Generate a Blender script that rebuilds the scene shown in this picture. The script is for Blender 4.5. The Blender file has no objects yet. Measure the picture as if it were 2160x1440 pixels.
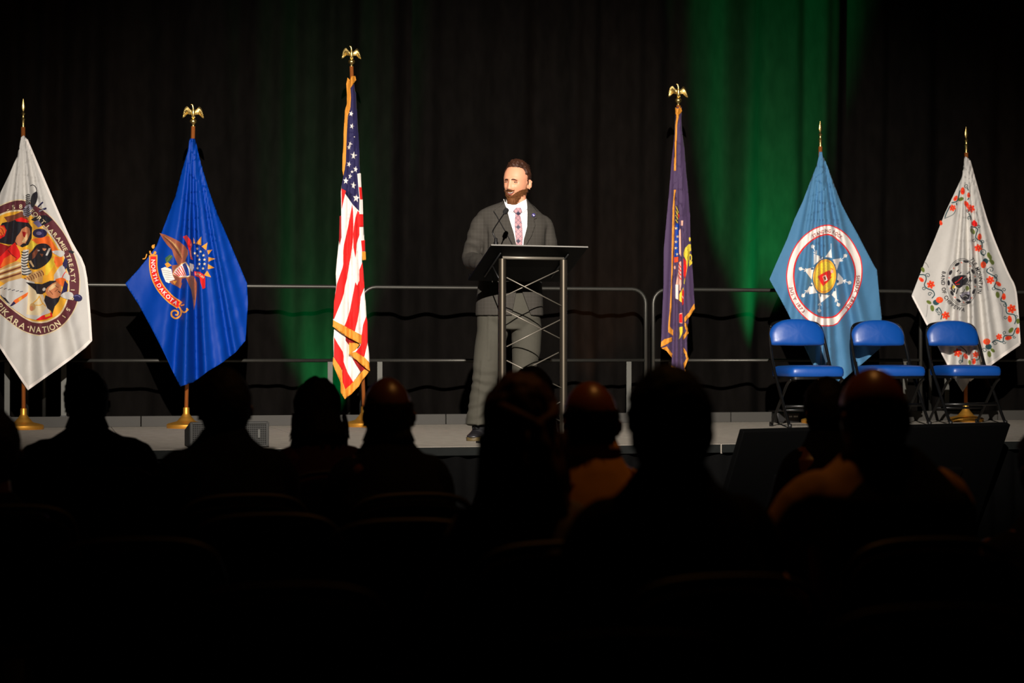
import bpy, bmesh, math, random
from mathutils import Vector, Matrix, noise
from mathutils.bvhtree import BVHTree
R = math.radians
sc = bpy.context.scene
COL = sc.collection

# ------------------------------------------------------------------ camera
F = 4200.0                       # focal length in pixels of a 2160 px wide frame (70 mm)
YAW, PITCH = R(13.0), math.atan(32.0 / F)
CAMZ, STAGE = 1.351, 0.80        # camera height, height of the stage floor
cam_d = bpy.data.cameras.new('camera')
cam_d.sensor_width = 36.0
cam_d.lens = 36.0 * F / 2160.0
cam_d.clip_end = 100
cam_d.dof.use_dof = True
cam_d.dof.focus_distance = 13.6
cam_d.dof.aperture_fstop = 2.8
cam = bpy.data.objects.new('camera', cam_d)
COL.objects.link(cam)
cam.location = (0, 0, CAMZ)
cam.rotation_euler = (R(90) + PITCH, 0, -YAW)
sc.camera = cam
CP = Vector((0, 0, CAMZ))
FW = Vector((math.sin(YAW) * math.cos(PITCH), math.cos(YAW) * math.cos(PITCH), math.sin(PITCH)))
RT = Vector((math.cos(YAW), -math.sin(YAW), 0))
UP = RT.cross(FW)

def ray(px, py):
    return FW + RT * ((px - 1080.0) / F) + UP * ((720.0 - py) / F)
def at_depth(px, py, d):
    return CP + ray(px, py) * d
def at_plane(px, py, y):
    r = ray(px, py)
    return CP + r * (y / r.y)
def at_height(px, py, z):
    r = ray(px, py)
    return CP + r * ((z - CAMZ) / r.z)

# ------------------------------------------------------------------ world, lamps, exposure
wd = bpy.data.worlds.new('dark_hall')
sc.world = wd
wd.use_nodes = True
wd.node_tree.nodes['Background'].inputs[0].default_value = (1.0, 0.85, 0.7, 1)
wd.node_tree.nodes['Background'].inputs[1].default_value = 0.0004
sc.view_settings.view_transform = 'Standard'
sc.view_settings.look = 'None'
sc.view_settings.gamma = 1.0
sc.view_settings.exposure = 0.0
sc.view_settings.use_curve_mapping = False

def spot(name, loc, target, watts, color, angle, blend, radius):
    d = bpy.data.lights.new(name, 'SPOT')
    d.energy = watts; d.color = color; d.spot_size = R(angle); d.spot_blend = blend; d.shadow_soft_size = radius
    o = bpy.data.objects.new(name, d); COL.objects.link(o)
    o.location = loc
    o.rotation_euler = (Vector(target) - Vector(loc)).to_track_quat('-Z', 'Y').to_euler()
    return o

# the front-of-house key spot on the lectern, shuttered top and bottom so that it misses the audience
key = spot('key_spot', (-0.1, -0.9, 5.9), (3.1, 12.75, 2.45), 19000, (1.0, 0.91, 0.825), 40, 1.0, 0.05)
key.scale = (1.0, 0.58, 1.0)
# green uplights standing on the stage behind the flags
GREEN = (0.0, 1.0, 0.22)
# dim warm house downlight over the audience
spot('house_light', (2.45, 6.2, 5.6), (2.1, 6.0, 1.0), 100, (1.0, 0.42, 0.10), 70, 1.0, 0.08)

# ------------------------------------------------------------------ materials
def lin(c):
    return tuple(((v / 255.0) / 12.92 if v / 255.0 <= 0.04045 else ((v / 255.0 + 0.055) / 1.055) ** 2.4) for v in c)
MATS = {}
def mat(name, rgb, rough=0.8, metal=0.0, noise_amt=0.0, noise_scale=40.0, bump=0.0, bump_scale=60.0, spec=0.5, sheen=0.0, linear=False, stretch=(1, 1, 1)):
    if name in MATS: return MATS[name]
    m = bpy.data.materials.new(name); m.use_nodes = True
    nt = m.node_tree; b = nt.nodes['Principled BSDF']
    c = tuple(rgb) if linear else lin(rgb)
    b.inputs['Base Color'].default_value = (*c, 1)
    b.inputs['Roughness'].default_value = rough
    b.inputs['Metallic'].default_value = metal
    b.inputs['Specular IOR Level'].default_value = spec
    if sheen: b.inputs['Sheen Weight'].default_value = sheen
    if noise_amt or bump:
        tc = nt.nodes.new('ShaderNodeTexCoord'); mp = nt.nodes.new('ShaderNodeMapping')
        mp.inputs['Scale'].default_value = stretch
        nt.links.new(tc.outputs['Object'], mp.inputs['Vector'])
    if noise_amt:
        n = nt.nodes.new('ShaderNodeTexNoise'); n.inputs['Scale'].default_value = noise_scale; n.inputs['Detail'].default_value = 4
        nt.links.new(mp.outputs[0], n.inputs['Vector'])
        mx = nt.nodes.new('ShaderNodeMix'); mx.data_type = 'RGBA'
        mx.inputs[6].default_value = (*[v * (1 - noise_amt) for v in c], 1)
        mx.inputs[7].default_value = (*[min(1, v * (1 + noise_amt)) for v in c], 1)
        nt.links.new(n.outputs['Fac'], mx.inputs[0]); nt.links.new(mx.outputs[2], b.inputs['Base Color'])
    if bump:
        n2 = nt.nodes.new('ShaderNodeTexNoise'); n2.inputs['Scale'].default_value = bump_scale; n2.inputs['Detail'].default_value = 3
        nt.links.new(mp.outputs[0], n2.inputs['Vector'])
        bp = nt.nodes.new('ShaderNodeBump'); bp.inputs['Strength'].default_value = bump; bp.inputs['Distance'].default_value = 0.01
        nt.links.new(n2.outputs['Fac'], bp.inputs['Height']); nt.links.new(bp.outputs[0], b.inputs['Normal'])
    MATS[name] = m
    return m

def plaid(name, base, line, s1, s2, rough=0.85, rot=0.0, wid=0.10, amt=0.6, block=None, axes=(0, 2)):
    """woven check: thin lines along two object axes, optional dark blocks"""
    m = bpy.data.materials.new(name); m.use_nodes = True
    nt = m.node_tree; b = nt.nodes['Principled BSDF']; L = nt.links.new
    b.inputs['Roughness'].default_value = rough; b.inputs['Specular IOR Level'].default_value = 0.2
    tc = nt.nodes.new('ShaderNodeTexCoord'); mp = nt.nodes.new('ShaderNodeMapping')
    mp.inputs['Rotation'].default_value = (0, rot, 0)
    L(tc.outputs['Object'], mp.inputs['Vector'])
    sep = nt.nodes.new('ShaderNodeSeparateXYZ'); L(mp.outputs[0], sep.inputs[0])
    def mth(op, a, bb=None, c=None):
        n = nt.nodes.new('ShaderNodeMath'); n.operation = op
        for i, v in enumerate((a, bb, c)):
            if v is None: continue
            if isinstance(v, (int, float)): n.inputs[i].default_value = v
            else: L(v, n.inputs[i])
        return n.outputs[0]
    def stripes(o, s, w):
        f = mth('FRACT', mth('MULTIPLY', o, s))
        return mth('LESS_THAN', f, w)
    a = stripes(sep.outputs[axes[0]], s1, wid); c = stripes(sep.outputs[axes[1]], s2, wid)
    fac = mth('MULTIPLY', mth('ADD', a, c), amt)
    mx = nt.nodes.new('ShaderNodeMix'); mx.data_type = 'RGBA'
    mx.inputs[6].default_value = (*lin(base), 1); mx.inputs[7].default_value = (*lin(line), 1)
    L(fac, mx.inputs[0])
    out = mx.outputs[2]
    if block:
        bc, bs, bw = block
        f1 = mth('LESS_THAN', mth('FRACT', mth('MULTIPLY', sep.outputs[axes[0]], bs)), bw)
        f2 = mth('LESS_THAN', mth('FRACT', mth('MULTIPLY', sep.outputs[axes[1]], bs)), bw)
        mx2 = nt.nodes.new('ShaderNodeMix'); mx2.data_type = 'RGBA'
        L(mth('MULTIPLY', f1, f2), mx2.inputs[0]); L(out, mx2.inputs[6]); mx2.inputs[7].default_value = (*lin(bc), 1)
        out = mx2.outputs[2]
    L(out, b.inputs['Base Color'])
    MATS[name] = m
    return m

# ------------------------------------------------------------------ object helpers
def tag(o, label=None, cat=None, group=None, kind=None):
    if label: o['label'] = label
    if cat: o['category'] = cat
    if group: o['group'] = group
    if kind: o['kind'] = kind
    return o
def empty(name, loc, rz=0.0):
    o = bpy.data.objects.new(name, None); COL.objects.link(o)
    o.location = loc; o.rotation_euler = (0, 0, rz); o.empty_display_size = 0.1
    return o
def link_mesh(name, me, parent=None):
    o = bpy.data.objects.new(name, me); COL.objects.link(o)
    if parent is not None: o.parent = parent
    return o
def from_bm(name, bm, m, parent=None, smooth=True, angle=None, recalc=True):
    if recalc: bmesh.ops.recalc_face_normals(bm, faces=bm.faces[:])
    me = bpy.data.meshes.new(name)
    bm.to_mesh(me); bm.free()
    for k in (m if isinstance(m, (list, tuple)) else [m]): me.materials.append(k)
    if smooth:
        me.polygons.foreach_set('use_smooth', [True] * len(me.polygons))
        if angle is not None:
            me.set_sharp_from_angle(angle=R(angle))
    return link_mesh(name, me, parent)
def mesh_of(o):
    dg = bpy.context.evaluated_depsgraph_get()
    return bpy.data.meshes.new_from_object(o.evaluated_get(dg))

def box(bm, c, s, rot=None, bevel=0.0, mi=0):
    g = bmesh.ops.create_cube(bm, size=1.0)
    vs = g['verts']
    M = Matrix.Translation(c) @ ((rot.to_4x4() if rot is not None else Matrix.Identity(4)) @ Matrix.Diagonal((*s, 1)))
    bmesh.ops.transform(bm, matrix=M, verts=vs)
    fs = set(f for v in vs for f in v.link_faces)
    for f in fs: f.material_index = mi
    if bevel > 0:
        es = list(set(e for v in vs for e in v.link_edges))
        bmesh.ops.bevel(bm, geom=es, offset=bevel, segments=2, affect='EDGES', profile=0.6)

def frames(pts):
    """parallel transport frames along a polyline"""
    n = len(pts); T = []
    for i in range(n):
        a = pts[max(0, i - 1)]; b = pts[min(n - 1, i + 1)]
        t = (b - a); T.append(t.normalized() if t.length > 1e-9 else Vector((0, 0, 1)))
    ref = Vector((0, 0, 1)) if abs(T[0].z) < 0.9 else Vector((1, 0, 0))
    N = [(ref - T[0] * ref.dot(T[0])).normalized()]
    for i in range(1, n):
        v = N[-1] - T[i] * N[-1].dot(T[i])
        N.append(v.normalized() if v.length > 1e-6 else N[-1])
    return T, N
def tube(bm, pts, rad, seg=10, caps=True, mi=0, dome=False):
    pts = [Vector(p) for p in pts]
    if not isinstance(rad, (list, tuple)): rad = [rad] * len(pts)
    rad = list(rad)
    if dome:
        d0 = (pts[0] - pts[1]).normalized(); d1 = (pts[-1] - pts[-2]).normalized()
        mean = lambda r: sum(r) / 2 if isinstance(r, tuple) else r
        mul = lambda r, k: tuple(v * k for v in r) if isinstance(r, tuple) else r * k
        r0, r1 = rad[0], rad[-1]
        pre = [pts[0] + d0 * mean(r0) * k for k in (0.95, 0.7, 0.38)]; post = [pts[-1] + d1 * mean(r1) * k for k in (0.38, 0.7, 0.95)]
        pts = pre + pts + post
        rad = [mul(r0, 0.3), mul(r0, 0.71), mul(r0, 0.92)] + rad + [mul(r1, 0.92), mul(r1, 0.71), mul(r1, 0.3)]
    T, N = frames(pts); rings = []
    for p, t, n, r in zip(pts, T, N, rad):
        b = t.cross(n); ring = []
        ra, rb = (r if isinstance(r, tuple) else (r, r))
        for k in range(seg):
            a = 2 * math.pi * k / seg
            ring.append(bm.verts.new(p + n * (ra * math.cos(a)) + b * (rb * math.sin(a))))
        rings.append(ring)
    for i in range(len(rings) - 1):
        for k in range(seg):
            f = bm.faces.new((rings[i][k], rings[i][(k + 1) % seg], rings[i + 1][(k + 1) % seg], rings[i + 1][k]))
            f.material_index = mi
    if caps:
        bm.faces.new(rings[0][::-1]).material_index = mi
        bm.faces.new(rings[-1]).material_index = mi
def lathe(bm, prof, c=(0, 0, 0), seg=32, mi=0):
    c = Vector(c); rings = []
    for r, z in prof:
        rings.append([bm.verts.new(c + Vector((r * math.cos(2 * math.pi * k / seg), r * math.sin(2 * math.pi * k / seg), z))) for k in range(seg)])
    for i in range(len(rings) - 1):
        for k in range(seg):
            bm.faces.new((rings[i][k], rings[i][(k + 1) % seg], rings[i + 1][(k + 1) % seg], rings[i + 1][k])).material_index = mi
    bm.faces.new(rings[0][::-1]).material_index = mi
    bm.faces.new(rings[-1]).material_index = mi
def loft(bm, rings_xyz, caps=True, mi=0):
    rings = [[bm.verts.new(p) for p in r] for r in rings_xyz]
    n = len(rings[0])
    for i in range(len(rings) - 1):
        for k in range(n):
            bm.faces.new((rings[i][k], rings[i][(k + 1) % n], rings[i + 1][(k + 1) % n], rings[i + 1][k])).material_index = mi
    if caps:
        bm.faces.new(rings[0][::-1]).material_index = mi
        bm.faces.new(rings[-1]).material_index = mi
    return rings
def superring(cx, cy, z, rx, ry, n=40, e=2.4, tilt=0.0):
    out = []
    for k in range(n):
        a = 2 * math.pi * k / n
        ca, sa = math.cos(a), math.sin(a)
        x = rx * math.copysign(abs(ca) ** (2 / e), ca); y = ry * math.copysign(abs(sa) ** (2 / e), sa)
        out.append(Vector((cx + x, cy + y, z + tilt * x)))
    return out
def remeshed(bm, voxel, smooth_it=6, smooth_f=0.5):
    """fuse overlapping closed shells into one continuous skin"""
    bmesh.ops.recalc_face_normals(bm, faces=bm.faces[:])
    me = bpy.data.meshes.new('tmp'); bm.to_mesh(me); bm.free()
    o = link_mesh('tmp', me)
    md = o.modifiers.new('r', 'REMESH'); md.mode = 'VOXEL'; md.voxel_size = voxel
    if smooth_it:
        s = o.modifiers.new('s', 'SMOOTH'); s.factor = smooth_f; s.iterations = smooth_it
    out = mesh_of(o)
    bpy.data.objects.remove(o, do_unlink=True); bpy.data.meshes.remove(me)
    b2 = bmesh.new(); b2.from_mesh(out); bpy.data.meshes.remove(out)
    return b2
def catmull(pts, n=6, closed=False):
    P = [Vector(p) for p in pts]; out = []; m = len(P)
    rng = range(m) if closed else range(m - 1)
    for i in rng:
        if closed: a, b, c, d = P[(i - 1) % m], P[i], P[(i + 1) % m], P[(i + 2) % m]
        else: a, b, c, d = P[max(i - 1, 0)], P[i], P[i + 1], P[min(i + 2, m - 1)]
        for k in range(n):
            t = k / n
            out.append(0.5 * ((2 * b) + (c - a) * t + (2 * a - 5 * b + 4 * c - d) * t * t + (3 * b - a - 3 * c + d) * t ** 3))
    if not closed: out.append(P[-1])
    return out
def copy_tree(o, parent=None):
    c = o.copy(); COL.objects.link(c)
    if parent is not None: c.parent = parent
    for ch in [x for x in o.children]: copy_tree(ch, c)
    return c
def smoothstep(a, b, x):
    t = max(0.0, min(1.0, (x - a) / (b - a))); return t * t * (3 - 2 * t)

# ------------------------------------------------------------------ the hall, the stage, the drapes
def slab(name, lo, hi, m, kind='structure'):
    bm = bmesh.new()
    box(bm, [(a + b) / 2 for a, b in zip(lo, hi)], [b - a for a, b in zip(lo, hi)])
    o = from_bm(name, bm, m, smooth=False)
    o['kind'] = kind
    return o
carpet = mat('dark_carpet', (12, 11, 12), 0.95, noise_amt=0.4, noise_scale=60, bump=0.3, bump_scale=200, spec=0.1)
dark_wall = mat('dark_wall', (14, 13, 12), 0.9, noise_amt=0.2, noise_scale=3, spec=0.2)
X0, X1, Y0, Y1, ZT = -8.0, 14.0, -5.0, 18.6, 7.6
slab('floor', (X0, Y0, -0.2), (X1, Y1, 0), carpet)
slab('ceiling', (X0, Y0, ZT), (X1, Y1, ZT + 0.2), dark_wall)
slab('wall_back', (X0, Y1, -0.2), (X1, Y1 + 0.2, ZT + 0.2), dark_wall)
slab('wall_front', (X0, Y0 - 0.2, -0.2), (X1, Y0, ZT + 0.2), dark_wall)
slab('wall_left', (X0 - 0.2, Y0 - 0.2, -0.2), (X0, Y1 + 0.2, ZT + 0.2), dark_wall)
slab('wall_right', (X1, Y0 - 0.2, -0.2), (X1 + 0.2, Y1 + 0.2, ZT + 0.2), dark_wall)

YF, YB = 11.95, 15.90            # stage front edge, kick board at the back
def deck_material():
    m = mat('stage_deck', (164, 157, 145), 0.9, noise_amt=0.3, noise_scale=14, bump=0.25, bump_scale=300, spec=0.15)
    return m
deck = deck_material()
SX0, SX1 = -4.2, 9.6
bm = bmesh.new()
for i in range(-4, 8):           # 1.22 m wide deck modules with fine seams
    a, b = max(SX0, i * 1.22 + 0.45), min(SX1, (i + 1) * 1.22 + 0.45)
    if b <= a: continue
    for (ya, yb) in ((YF, YF + 1.22), (YF + 1.22, YF + 2.44), (YF + 2.44, YB + 0.06)):
        box(bm, ((a + b) / 2, (ya + yb) / 2, STAGE - 0.03), (b - a - 0.004, yb - ya - 0.004, 0.06), bevel=0.002)
o = from_bm('stage_floor', bm, deck, smooth=False); o['kind'] = 'structure'
edge_m = mat('stage_edge_metal', (26, 28, 27), 0.7, 0.0, spec=0.08, noise_amt=0.15, noise_scale=20)
bm = bmesh.new()
for i in range(-4, 8):
    a, b = max(SX0, i * 1.22 + 0.45), min(SX1, (i + 1) * 1.22 + 0.45)
    if b > a: box(bm, ((a + b) / 2, YF - 0.008, STAGE - 0.028), (b - a - 0.012, 0.016, 0.052), bevel=0.003)
o = from_bm('trim_front', bm, edge_m, smooth=False); o['kind'] = 'structure'
skirt_m = mat('stage_skirt', (12, 12, 12), 0.95, spec=0.03, noise_amt=0.3, noise_scale=8)
bm = bmesh.new()
N = 700
top, bot = [], []
for k in range(N + 1):
    x = SX0 + (SX1 - SX0) * k / N
    y = YF + 0.035 + 0.018 * math.sin(x * 41) + 0.01 * math.sin(x * 17.3 + 1)
    top.append(bm.verts.new((x, y, STAGE - 0.05))); bot.append(bm.verts.new((x, y - 0.01, 0.005)))
for k in range(N): bm.faces.new((bot[k], bot[k + 1], top[k + 1], top[k]))
sk = from_bm('skirt_trim', bm, skirt_m); sk['kind'] = 'structure'
sd = sk.modifiers.new('t', 'SOLIDIFY'); sd.thickness = 0.006
board_m = mat('kick_board', (56, 54, 49), 0.7, noise_amt=0.12, noise_scale=6)
bm = bmesh.new()
x = SX0
for L in [2.44] * 6:
    b = min(SX1, x + L)
    if b > x: box(bm, ((x + b) / 2, YB + 0.02, STAGE + 0.042), (b - x - 0.008, 0.04, 0.084), bevel=0.003)
    x = b
o = from_bm('trim_back', bm, board_m, smooth=False); o['kind'] = 'structure'

# the pleated black velour drape
velour = mat('black_velour', (0.0040, 0.0033, 0.0028), 0.95, noise_amt=0.55, noise_scale=14, spec=0.05, linear=True, stretch=(1, 1, 0.35))
rnd = random.Random(4)
CY = 16.85
def pleat(x, z):
    w = 0.055 * math.sin(x * 13.5 + 1.7 * math.sin(x * 1.9)) + 0.04 * math.sin(x * 7.1 + 2.2 * math.sin(x * 0.83 + 1))
    w += 0.022 * math.sin(x * 27.0 + 2.5 * math.sin(x * 2.7)) + 0.05 * math.sin(x * 2.1 + 0.6)
    return CY + w * (1.0 - 0.12 * z / 6.0) + 0.012 * math.sin(z * 1.3 + x * 5)
bm = bmesh.new(); rows = []
for j in range(25):
    z = 0.03 + 6.6 * j / 24
    rows.append([bm.verts.new((X0 + 0.4 + (X1 - X0 - 0.8) * k / 1500, pleat(X0 + 0.4 + (X1 - X0 - 0.8) * k / 1500 + 0.02 * math.sin(z * 0.9), z), z)) for k in range(1501)])
for j in range(24):
    for k in range(1500):
        bm.faces.new((rows[j][k], rows[j][k + 1], rows[j + 1][k + 1], rows[j + 1][k]))
cu = from_bm('stage_curtain', bm, velour, recalc=False)
cu.modifiers.new('t', 'SOLIDIFY').thickness = 0.006
tag(cu, 'tall pleated black velour curtain hanging across the back of the stage', 'curtain')
# ------------------------------------------------------------------ guard rails behind the flags
rail_m = mat('rail_metal', (78, 77, 72), 0.42, 0.75, noise_amt=0.12, noise_scale=30)
flat_m = mat('rail_flat', (92, 92, 86), 0.6, 0.3, noise_amt=0.1, noise_scale=20)
black_m = mat('black_plastic', (14, 14, 14), 0.5)
RY = 15.99
RAILZ = 1.115
def rail_x(px): return at_plane(px, 760, RY).x
def guard_rail(xa, xb, label):
    L = xb - xa
    root = empty('guard_rail', (xa, RY, STAGE))
    tag(root, label, 'railing', 'guard rails along the back of the stage')
    r = 0.12; path = [(0, 0, 0.0), (0, 0, RAILZ - r)]
    for k in range(1, 7):
        a = math.pi / 2 * k / 6; path.append((r - r * math.cos(a), 0, RAILZ - r + r * math.sin(a)))
    path += [(L - p[0], 0, p[2]) for p in path[::-1]]
    bm = bmesh.new(); tube(bm, path, 0.016, 10); from_bm('rail_frame', bm, rail_m, root)
    bm = bmesh.new(); tube(bm, [(0.01, 0, 0.52), (L - 0.01, 0, 0.52)], 0.014, 10); from_bm('middle_rail', bm, rail_m, root)
    for x in (0.15, L - 0.15):
        bm = bmesh.new(); box(bm, (x, -0.012, 0.255), (0.042, 0.012, 0.51), bevel=0.002)
        po = from_bm('post', bm, flat_m, root, smooth=False)
        bm = bmesh.new(); box(bm, (x, -0.024, 0.045), (0.06, 0.02, 0.09), bevel=0.004); tube(bm, [(x, -0.02, 0.06), (x + 0.07, -0.03, 0.02)], 0.012, 8)
        from_bm('clamp', bm, black_m, po)
guard_rail(rail_x(93) - 2.62, rail_x(57), 'metal guard rail end beside the white flag with the round maroon seal')
guard_rail(rail_x(93), rail_x(735), 'metal guard rail behind the royal blue flag')
guard_rail(rail_x(762), rail_x(1362), 'metal guard rail behind the lectern and the speaking man')
guard_rail(rail_x(1378), rail_x(1942), 'metal guard rail behind the navy flag and the light blue flag')
guard_rail(rail_x(1962), rail_x(1962) + 2.44, 'metal guard rail behind the white floral flag')

# ------------------------------------------------------------------ flag artwork helper
class Glyphs:
    def __init__(self, chars):
        objs = {}
        for ch in chars:
            c = bpy.data.curves.new('g', 'FONT'); c.body = ch; c.size = 1.0; c.offset = 0.018
            o = bpy.data.objects.new('g', c); COL.objects.link(o); objs[ch] = o
        dg = bpy.context.evaluated_depsgraph_get()
        self.g = {}
        for ch, o in objs.items():
            me = bpy.data.meshes.new_from_object(o.evaluated_get(dg))
            vs = [v.co.copy() for v in me.vertices]; fs = [list(p.vertices) for p in me.polygons]
            x0 = min(v.x for v in vs); x1 = max(v.x for v in vs)
            self.g[ch] = ([(v.x - x0, v.y) for v in vs], fs, x1 - x0)
            bpy.data.meshes.remove(me)
        for o in objs.values():
            c = o.data; bpy.data.objects.remove(o, do_unlink=True); bpy.data.curves.remove(c)
GL = Glyphs(sorted(set('NORTHDAKOTASTANDINGROCKSIOUXTRIBEJULY1873TLEMOUNTAINBANDOFCHIPPEWAFORTLARAMIETREATY1851PIKARANATIONU-.')))

class Art:
    """flat colour shapes written in picture pixels, later laid onto the draped cloth"""
    def __init__(self, ox=0, oy=0, s=1.0):
        self.items = []; self.ox, self.oy, self.s = ox, oy, s; self.lv = 0
    def frame(self, ox, oy, s): self.ox, self.oy, self.s = ox, oy, s; return self
    def T(self, p): return (self.ox + p[0] / self.s, self.oy + p[1] / self.s)
    def raw(self, col, pts, lv=None):
        a = sum(pts[i - 1][0] * pts[i][1] - pts[i][0] * pts[i - 1][1] for i in range(len(pts)))
        if a < 0: pts = pts[::-1]
        self.lv += 0.03
        self.items.append((col, pts, self.lv if lv is None else lv))
    def poly(self, col, *xy, smooth=0):
        pts = [(xy[i], xy[i + 1]) for i in range(0, len(xy), 2)]
        if smooth: pts = [(v.x, v.y) for v in catmull([(p[0], p[1], 0) for p in pts], smooth, True)]
        self.raw(col, [self.T(p) for p in pts])
    def circ(self, col, cx, cy, rx, ry=None, rot=0, n=20):
        ry = rx if ry is None else ry; c, s = math.cos(R(rot)), math.sin(R(rot)); pts = []
        for k in range(n):
            a = 2 * math.pi * k / n; x, y = rx * math.cos(a), ry * math.sin(a)
            pts.append(self.T((cx + x * c - y * s, cy + x * s + y * c)))
        self.raw(col, pts)
    def star(self, col, cx, cy, r, rot=0, n=5, sx=1.0, inner=0.42):
        pts = []
        for k in range(2 * n):
            a = R(rot) - math.pi / 2 + math.pi * k / n; q = r if k % 2 == 0 else r * inner
            pts.append(self.T((cx + sx * q * math.cos(a), cy + q * math.sin(a))))
        self.raw(col, pts)
    def band(self, col, A, B, n=72):
        """ring between outline A and outline B, both sampled by angle about their centre"""
        def sm(P):
            Q = [(v.x, v.y) for v in catmull([(p[0], p[1], 0) for p in P], 6, True)]
            return Q
        A, B = sm(A), sm(B)
        cx = sum(p[0] for p in A) / len(A); cy = sum(p[1] for p in A) / len(A)
        def by_angle(Q):
            S = sorted((math.atan2(y - cy, x - cx), x, y) for x, y in Q); out = []
            S = [(S[-1][0] - 2 * math.pi, S[-1][1], S[-1][2])] + S + [(S[0][0] + 2 * math.pi, S[0][1], S[0][2])]
            j = 0
            for k in range(n):
                t = -math.pi + 2 * math.pi * k / n
                while S[j + 1][0] < t: j += 1
                f = (t - S[j][0]) / max(1e-9, S[j + 1][0] - S[j][0])
                out.append((S[j][1] + f * (S[j + 1][1] - S[j][1]), S[j][2] + f * (S[j + 1][2] - S[j][2])))
            return out
        a, b = by_angle(A), by_angle(B)
        self.lv += 0.03; lv = self.lv
        for k in range(n):
            q = [a[k], a[(k + 1) % n], b[(k + 1) % n], b[k]]
            self.raw(col, [self.T(p) for p in q], lv); self.lv = lv
    def stroke(self, col, w, *xy, smooth=4, taper=False):
        P = [Vector((xy[i], xy[i + 1], 0)) for i in range(0, len(xy), 2)]
        if smooth and len(P) > 2: P = catmull(P, smooth)
        n = len(P); Lp, Rp = [], []
        for i in range(n):
            t = (P[min(n - 1, i + 1)] - P[max(0, i - 1)]).normalized(); q = Vector((-t.y, t.x, 0))
            ww = w / 2 * (1 - 0.8 * i / (n - 1) if taper else 1)
            Lp.append(P[i] + q * ww); Rp.append(P[i] - q * ww)
        self.lv += 0.03; lv = self.lv
        for i in range(n - 1):
            self.raw(col, [self.T((v.x, v.y)) for v in (Lp[i], Lp[i + 1], Rp[i + 1], Rp[i])], lv); self.lv = lv
    def curl(self, col, w, cx, cy, r, a0=0, turns=1.2, dirn=1):
        pts = []
        for k in range(15):
            t = k / 14; a = R(a0) + dirn * turns * 2 * math.pi * t; q = r * (1 - 0.75 * t)
            pts += [cx + q * math.cos(a), cy + q * math.sin(a)]
        self.stroke(col, w, *pts, smooth=0)
    def text(self, col, s, h, *xy, gap=0.14, stretch=1.0):
        """letters of height h spread evenly over a smooth path; tops point to the outside of a clockwise path"""
        P = catmull([(xy[i], xy[i + 1], 0) for i in range(0, len(xy), 2)], 10) if len(xy) > 4 else [Vector((xy[0], xy[1], 0)), Vector((xy[2], xy[3], 0))]
        D = [0.0]
        for i in range(1, len(P)): D.append(D[-1] + (P[i] - P[i - 1]).length)
        sz = h / 0.69
        W = [(GL.g[c][2] if c != ' ' else 0.30) for c in s]
        tot = sum(W) + gap * (len(s) - 1); k = D[-1] / tot
        pos = 0.0; lv = self.lv + 0.03
        for c, w in zip(s, W):
            if c != ' ':
                d = (pos + w / 2) * k; j = 0
                while j < len(D) - 2 and D[j + 1] < d: j += 1
                f = (d - D[j]) / max(1e-9, D[j + 1] - D[j]); C = P[j].lerp(P[j + 1], f)
                t = (P[j + 1] - P[j]).normalized(); n = Vector((t.y, -t.x, 0))
                vs, fs, gw = GL.g[c]; kx = min(k, sz * 1.15)
                pts = [C + t * ((x - gw / 2) * kx) + n * ((y - 0.345) * sz) for x, y in vs]
                for fa in fs: self.raw(col, [self.T((pts[i].x, pts[i].y)) for i in fa], lv); self.lv = lv
            pos += w + gap

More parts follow.
